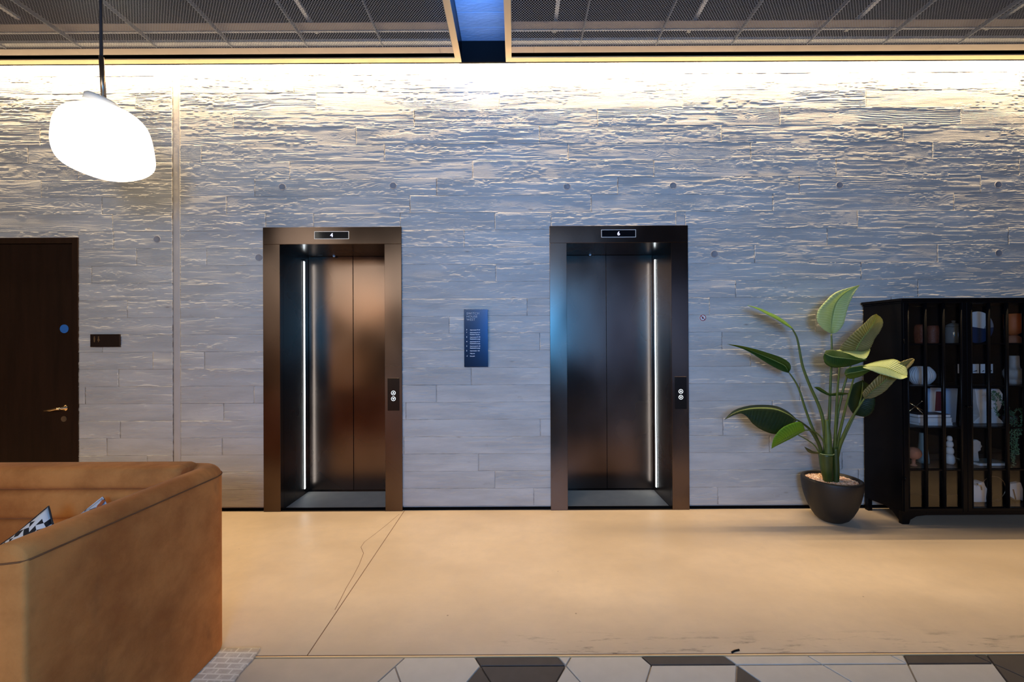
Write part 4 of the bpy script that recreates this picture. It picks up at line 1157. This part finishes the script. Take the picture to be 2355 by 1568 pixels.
M_CERW = plain('pale_ceramic', (.62, .64, .68), .5, var=.06)
M_CERG = plain('grey_ceramic', (.42, .42, .42), .6, var=.15, scale=30)
M_NAVY = plain('navy_glaze', (.018, .04, .10), .3)
M_GREYGL = plain('grey_glaze', (.24, .24, .26), .4)
M_ORG = plain('burnt_orange', (.50, .12, .025), .6, var=.25)
M_TERRA = plain('terracotta', (.36, .14, .075), .8, var=.15)
M_PAPER = plain('book_paper', (.74, .76, .80), .7, var=.04)
M_BOOKBLUE = plain('pale_blue_cover', (.36, .52, .72), .5, var=.05)
M_MAROON = plain('maroon_print', (.14, .02, .03), .6)
M_DARKBOOK = plain('dark_cover', (.03, .03, .04), .5)
M_PLASTERW = plain('white_plaster', (.70, .70, .71), .8, var=.05)
M_TEAL = plain('dull_teal', (.14, .20, .21), .6, var=.15)
M_PEARL = plain('trailing_green', (.06, .16, .09), .5, var=.4, scale=60)
def X(px, Y=3.42): return atY(px, 900, Y).x
def vase(name, px, Y, z, prof, mat, label, cat, n=28):
    m = MB(); m.lathe((X(px, Y), Y, z), prof, n); return tag(m.build(name, mat), label, cat)
YI = 3.44
z = S[0]
# top shelf
vase('glass_vase', 2117, YI, z, [(.030,0),(.036,.01),(.038,.05),(.040,.10),(.037,.145),(.030,.158),(.024,.16)], M_CLAY, 'dark red textured glass vase at the left end of the top shelf', 'vase')
vase('glass_vase', 2146, YI, z, [(.034,0),(.038,.01),(.040,.06),(.040,.12),(.036,.148),(.030,.15)], M_CLAY, 'brown beaded glass vase beside the smoky jar on the top shelf', 'vase')
j = thing('lidded_jar', (X(2194, YI), YI, z), 'smoky grey glass jar with a domed lid on the top shelf', 'jar')
MB().lathe((X(2194, YI), YI, z), [(.050,0),(.056,.008),(.058,.06),(.057,.125),(.050,.140),(.046,.142)], 28).build('body', M_JAR, j)
MB().lathe((X(2194, YI), YI, z+.1425), [(.050,0),(.048,.010),(.030,.024),(.010,.030),(.010,.038),(.014,.046),(.001,.052)], 28).build('lid', M_JAR, j)
pd = thing('plate', (X(2256, YI), YI+.03, z), 'round white, grey and navy plate standing on the top shelf', 'plate')
pcx, pcz, pr = X(2256, YI), z+.135, .134
def sector(a0, a1, mat, nm, e):
    pts = [(pcx+pr*math.cos(math.radians(a0+(a1-a0)*i/20)), pcz+pr*math.sin(math.radians(a0+(a1-a0)*i/20))) for i in range(21)]
    if e: pts.append(e)
    m = MB(); m.prism(pts, YI+.020, YI+.030); m.build(nm, mat, pd)
sector(38, 172, M_PLASTERW, 'white_glaze', (pcx+.052, pcz-.012)); sector(0, 38, M_GREYGL, 'grey_glaze', (pcx+.052, pcz-.012)); sector(172, 360, M_NAVY, 'navy_glaze', (pcx+.052, pcz-.012))
ob = thing('stacked_vase', (X(2331, YI), YI, z), 'orange sculptural vase with domed foot at the right of the top shelf', 'vase')
MB().lathe((X(2331, YI), YI, z), [(.052,0),(.052,.02),(.046,.045),(.030,.062),(.020,.066)], 24).build('foot', M_TERRA, ob)
MB().lathe((X(2331, YI), YI, z+.066), [(.022,0),(.046,.02),(.054,.06),(.056,.12),(.055,.176),(.050,.180)], 24).build('body', M_ORG, ob)
# second shelf
z = S[1]
rv = thing('ribbed_vase', (X(2119, YI), YI, z), 'oval pale vase with raised vertical ribs on the second shelf', 'vase')
vx = X(2119, YI); g = []
nrib = 30
for i in range(17):
    u = i/16; r_ = .104*(math.sin(math.pi*(.16+.68*u))**.8); h_ = .148*u; row = []
    for k in range(nrib*4):
        th = 2*math.pi*k/(nrib*4); rr = r_*(1+.045*math.cos(nrib*th+1.6*math.sin(u*3)))
        row.append((vx+rr*math.cos(th), YI+rr*.62*math.sin(th), z+h_))
    g.append(row)
m = MB(); m.grid(g, True, True); m.add(g[0], [tuple(range(nrib*4))[::-1]]); m.build('body', M_CERW, rv)
MB().lathe((vx, YI, z+.146), [(.045,0),(.045,.004),(.038,.004),(.036,-.01)], 24, capb=False, capt=False).build('neck', M_CERW, rv)
pf = thing('picture_frame', (X(2244, 3.50), 3.50, z), 'low black frame holding a row of small white prints on the second shelf', 'picture frame')
fx0, fx1 = X(2196, 3.50), X(2290, 3.50); fz = z+.165
bevel(MB().box(fx0, fx1, 3.50, 3.512, z, fz).build('frame', M_BLACK, pf), .002)
for pa, pb in ((2203, 2211.5), (2230, 2252), (2255.5, 2266), (2272, 2284)):
    za, zb_ = atY(2240, 837, 3.4985).z, atY(2240, 858, 3.4985).z
    MB().box(X(pa, 3.4985), X(pb, 3.4985), 3.4985, 3.4998, zb_, za).build('print', M_PAPER, pf)
    c0 = X((pa+pb)/2, 3.497); m = MB(); w_ = (pb-pa)*.0012
    m.prism([(c0-w_*.6, zb_+.012), (c0+w_*1.0, zb_+.016), (c0+w_*.9, zb_+.026), (c0-w_*.2, zb_+.017)], 3.4975, 3.4984); m.build('motif', M_DARKBOOK, pf)
vase('bottle_vase', 2333, YI, z, [(.046,0),(.046,.028),(.040,.034),(.060,.046),(.068,.075),(.068,.105),(.058,.122),(.036,.130),(.031,.150),(.030,.200),(.029,.232),(.026,.236)], M_CERG, 'grey bottle vase with bulbous body and long neck on the second shelf', 'vase')
# third shelf
z = S[2]
bx0, bx1 = X(2093, YI), X(2169, YI)
def book(x0, x1, z0, h_, cover, label, ang=0):
    b_ = thing('book', ((x0+x1)/2, YI, z0), label, 'book', 'books stacked on the third shelf')
    MB().box(x0+.002, x1-.003, YI-.07, YI+.068, z0+.003, z0+h_-.003).build('pages', M_PAPER, b_)
    MB().box(x0, x1, YI-.072, YI+.072, z0, z0+.0028).build('cover', cover, b_); MB().box(x0, x1, YI-.072, YI+.072, z0+h_-.0028, z0+h_).build('cover', cover, b_)
    return b_
book(bx0+.012, bx1+.004, z, .022, M_PAPER, 'thin white book at the bottom of the stack on the third shelf')
book(bx0, bx1-.002, z+.0225, .040, M_PAPER, 'thick white book in the middle of the stack on the third shelf')
book(bx0-.004, bx1-.012, z+.063, .028, M_DARKBOOK, 'dark-covered book on top of the stack under the brass jack')
jc = atY(2105, 938, YI-.01); jz = z+.0915
jk = thing('brass_jack', (jc.x, YI, jz), 'polished brass jack-shaped ornament on the stacked books', 'ornament')
cc = Vector((jc.x, YI-.01, jz+.058))
for dx, dy, dz in ((.075, .02, .040), (.060, -.03, -.050), (-.012, .055, .058)):
    d_ = Vector((dx, dy, dz)); m = MB(); m.tube([cc-d_, cc+d_], .0042, 10)
    for e_ in (cc-d_, cc+d_): m.lathe(e_-Vector((0, 0, .007)), [(.001, 0), (.006, .002), (.0075, .007), (.006, .012), (.001, .014)], 12)
    m.build('rod', M_BRASS, jk)
ab = thing('art_book', (X(2167, 3.50), 3.50, z), 'large pale blue book with a maroon rectangle standing upright on the third shelf', 'book')
def quad(pts, y0, y1): m = MB(); m.prism([(atY(x, y, y0).x, atY(x, y, y0).z) for x, y in pts], y0, y1); return m
zb_ = 971
quad([(2132, 893), (2203, 893), (2198, zb_), (2136, zb_)], 3.500, 3.520).build('cover', M_BOOKBLUE, ab)
quad([(2140, 891), (2166, 892), (2167, 961), (2136, 957)], 3.4975, 3.4995).build('white_page', M_PAPER, ab)
quad([(2153, 900), (2166.5, 900), (2166.5, 945), (2150.5, 945)], 3.4955, 3.497).build('maroon_block', M_MAROON, ab)
# plaster bust, slab-sided face
bu = thing('bust', (X(2266, 3.48), 3.48, z), 'white plaster bust with a flat profile on the third shelf', 'bust')
zf = z
def bx_(px, py, Y=3.47): p = atY(px, py, Y); return (p.x, max(p.z, zf))
m = MB(); m.prism([bx_(*p) for p in ((2233,893),(2289,893),(2297,905),(2296,925),(2292,938),(2284,948),(2287,958),(2300,970),(2301,976),(2232,976),(2232,968),(2246,955),(2238,925),(2236,905))], 3.44, 3.53)
bevel(m.build('head', M_PLASTERW, bu), .012, 3)
m = MB(); p0, p1, p2 = bx_(2275, 905, 3.43), bx_(2275, 929, 3.43), bx_(2288, 929, 3.43)
m.add([(p0[0], 3.44, p0[1]), (p1[0]-.004, 3.44, p1[1]), (p2[0], 3.44, p2[1]), (p1[0]+.012, 3.405, p1[1]+.006)], [(0,1,3),(1,2,3),(2,0,3)]); m.build('nose', M_PLASTERW, bu)
m = MB(); q = bx_(2277, 939, 3.43); m.tube([(q[0]-.022, 3.439, q[1]), (q[0], 3.434, q[1]+.004), (q[0]+.022, 3.438, q[1])], .0045, 8); m.build('lips', M_PLASTERW, bu)
for ex in (2266, 2286):
    q = bx_(ex, 910, 3.43); m = MB(); m.tube([(q[0]-.016, 3.440, q[1]), (q[0], 3.436, q[1]+.005), (q[0]+.016, 3.440, q[1])], .003, 8); m.build('eye', M_PLASTERW, bu)
# trailing plant in a small bowl behind the bust
tp = thing('trailing_plant', (X(2325, 3.40), 3.40, z), 'trailing green plant hanging from the third shelf beside the bust', 'plant')
MB().lathe((X(2322, 3.41), 3.41, z), [(.030,0),(.042,.02),(.046,.06),(.042,.075),(.038,.070)], 20).build('bowl', M_DARKBOOK, tp)
m = MB()
strands = [[(2322,955),(2306,925),(2292,905),(2290,935),(2296,955)], [(2322,955),(2300,915),(2286,900),(2284,920)], [(2324,955),(2330,950),(2334,985),(2331,1020),(2333,1050),(2331,1072)], [(2326,955),(2336,960),(2341,990),(2339,1020),(2342,1045)],
           [(2322,955),(2326,965),(2325,1000),(2327,1035),(2330,1060)], [(2323,955),(2318,935),(2314,950),(2319,975)], [(2326,955),(2345,940),(2350,960),(2347,1000)], [(2324,955),(2328,975),(2336,1010),(2336,1040)]]
for sidx, s_ in enumerate(strands):
    y_ = 3.311
    p = resample([atY(a_, b_, 3.41 if i == 0 else (3.37 if i == 1 else 3.311)) for i, (a_, b_) in enumerate(s_)], 34)
    MB().tube(p, .0012, 5).build('strand', M_PEARL, tp)
    for q in p:
        for _ in range(3):
            d_ = Vector((random.uniform(-.012, .012), random.uniform(-.006, .008), random.uniform(-.008, .008))); r_ = random.uniform(.0028, .0048)
            c_ = q+d_; c_.y = c_.y if c_.y > 3.325 else min(max(c_.y, 3.3035+r_), 3.319-r_)
            m.add([c_+Vector(v)*r_ for v in ((1.6,0,0),(-1.6,0,0),(0,.8,0),(0,-.8,0),(0,0,1.3),(0,0,-1.3))], [(0,2,4),(2,1,4),(1,3,4),(3,0,4),(2,0,5),(1,2,5),(3,1,5),(0,3,5)], True)
tag(m.build('leaves', M_PEARL, tp, recalc=False), None, None, None, 'stuff')
# fourth shelf
z = S[3]
vase('round_ornament', 2100, 3.385, z, [(.020,0),(.024,.01),(.012,.018),(.012,.055),(.030,.064),(.046,.082),(.052,.106),(.047,.130),(.030,.150),(.002,.157)], M_TERRA, 'dull pink ball-topped ornament at the left end of the fourth shelf', 'ornament')
vase('cone_vase', 2121, 3.485, z, [(.044,0),(.042,.03),(.034,.10),(.026,.18),(.022,.25),(.020,.252)], M_TEAL, 'tall dull blue-grey cone vase on the fourth shelf', 'vase')
sp = thing('pebble_sculpture', (X(2183, YI), YI, z), 'white sculpture of stacked pebble shapes on the fourth shelf', 'sculpture')
zz = z
for r_, h_ in ((.034, .082), (.027, .060), (.024, .050), (.018, .042)):
    MB().lathe((X(2183, YI), YI, zz), [(r_*.72,0),(r_*.95,h_*.2),(r_,h_*.45),(r_*.9,h_*.75),(r_*.6,h_)], 20).build('pebble', M_PLASTERW, sp); zz += h_
lb = thing('leaf_dish', (X(2204, YI), YI, z), 'small green leaf-shaped dish beside the white pebble sculpture', 'dish')
m = MB(); g = []
for i in range(9):
    u = i/8; wv = .034*math.sin(math.pi*u)**.7+.001
    g.append([(X(2204, YI)-.052+.104*u, YI-.02+wv*s_, z+.004+.055*(1-u)**1.6+.020*abs(s_)*math.sin(math.pi*u)) for s_ in (-1, -.5, 0, .5, 1)])
m.grid(g); o_ = m.build('dish', M_TEAL, lb); md = o_.modifiers.new('t', 'SOLIDIFY'); md.thickness = .003
hd = thing('head_sculpture', (X(2241, YI), YI, z), 'small grey head sculpture on a flat book on the fourth shelf', 'sculpture')
bk = thing('book', (X(2252, YI), YI, z), 'slim blue-grey book under the small head on the fourth shelf', 'book')
MB().box(X(2230, YI), X(2296, YI), YI-.07, YI+.07, z, z+.003).build('cover', M_TEAL, bk); MB().box(X(2230, YI)+.002, X(2296, YI)-.003, YI-.068, YI+.068, z+.0032, z+.021).build('pages', M_PAPER, bk); MB().box(X(2230, YI), X(2296, YI), YI-.07, YI+.07, z+.0212, z+.025).build('cover', M_TEAL, bk)
def hq(px, py): p = atY(px, py, YI); return (p.x, max(p.z, z+.0252))
m = MB(); m.prism([hq(*p) for p in ((2229,1012),(2240,1009),(2249,1014),(2250,1021),(2253,1025),(2249,1029),(2250,1034),(2243,1037),(2244,1047),(2246,1060),(2226,1060),(2229,1045),(2226,1030))], YI-.025, YI+.03)
bevel(m.build('head', M_CERG, hd), .008, 3)
# bottom shelf
z = S[4]
pb = thing('paper_bag_vase', (X(2244, YI), YI, z), 'white crumpled bag-shaped vase on the bottom shelf of the cabinet', 'vase')
def bq(px, py, Y=YI): p = atY(px, py, Y); return (p.x, max(p.z, z))
m = MB(); m.prism([bq(*p) for p in ((2229,1111),(2238,1116),(2241,1107),(2252,1104),(2255,1113),(2259,1120),(2257,1140),(2258,1163),(2229,1165),(2228,1140))], YI-.04, YI+.03)
bevel(m.build('body', M_PLASTERW, pb), .010, 3)
m = MB(); q0, q1 = bq(2233, 1108), bq(2244, 1122); m.tube([(q0[0], YI-.044, q0[1]), ((q0[0]+q1[0])/2, YI-.056, (q0[1]+q1[1])/2+.012), (q1[0], YI-.044, q1[1])], .004, 8); m.build('handle', M_BRASS, pb)
wl = thing('slotted_sculpture', (X(2332, YI), YI, z), 'white rounded slab sculpture with a slanting slit, right end of the bottom shelf', 'sculpture')
m = MB(); m.prism([bq(*p) for p in ((2317,1112),(2342,1107),(2347,1122),(2347,1150),(2336,1152),(2318,1140))], YI-.02, YI+.02); bevel(m.build('slab', M_PLASTERW, wl), .008, 3)
m = MB(); m.prism([bq(*p, YI-.022) for p in ((2329,1125),(2332,1125),(2338,1148),(2335,1150))], YI-.0215, YI-.0203); m.build('slit', M_BROWNSEAM, wl)
MB().box(bq(2325,1150)[0], bq(2340,1150)[0], YI-.03, YI+.03, z, bq(2330,1147)[1]).build('stand', M_BLACK, wl)
wr = thing('wire_hoop', (X(2290, YI), YI, z), 'thin wire hoop standing between the two white pieces on the bottom shelf', 'ornament')
m = MB(); cxh, czh, rh = X(2283, YI), z+.105, .100
m.tube([(cxh+rh*math.cos(a_), YI, czh+rh*math.sin(a_)) for a_ in np.linspace(-1.4, 3.3, 40)], .0022, 6); m.build('hoop', M_BRONZETUBE, wr)
MB().box(cxh-.03, cxh+.05, YI-.02, YI+.02, z, z+.008).build('stand', M_BLACK, wr)
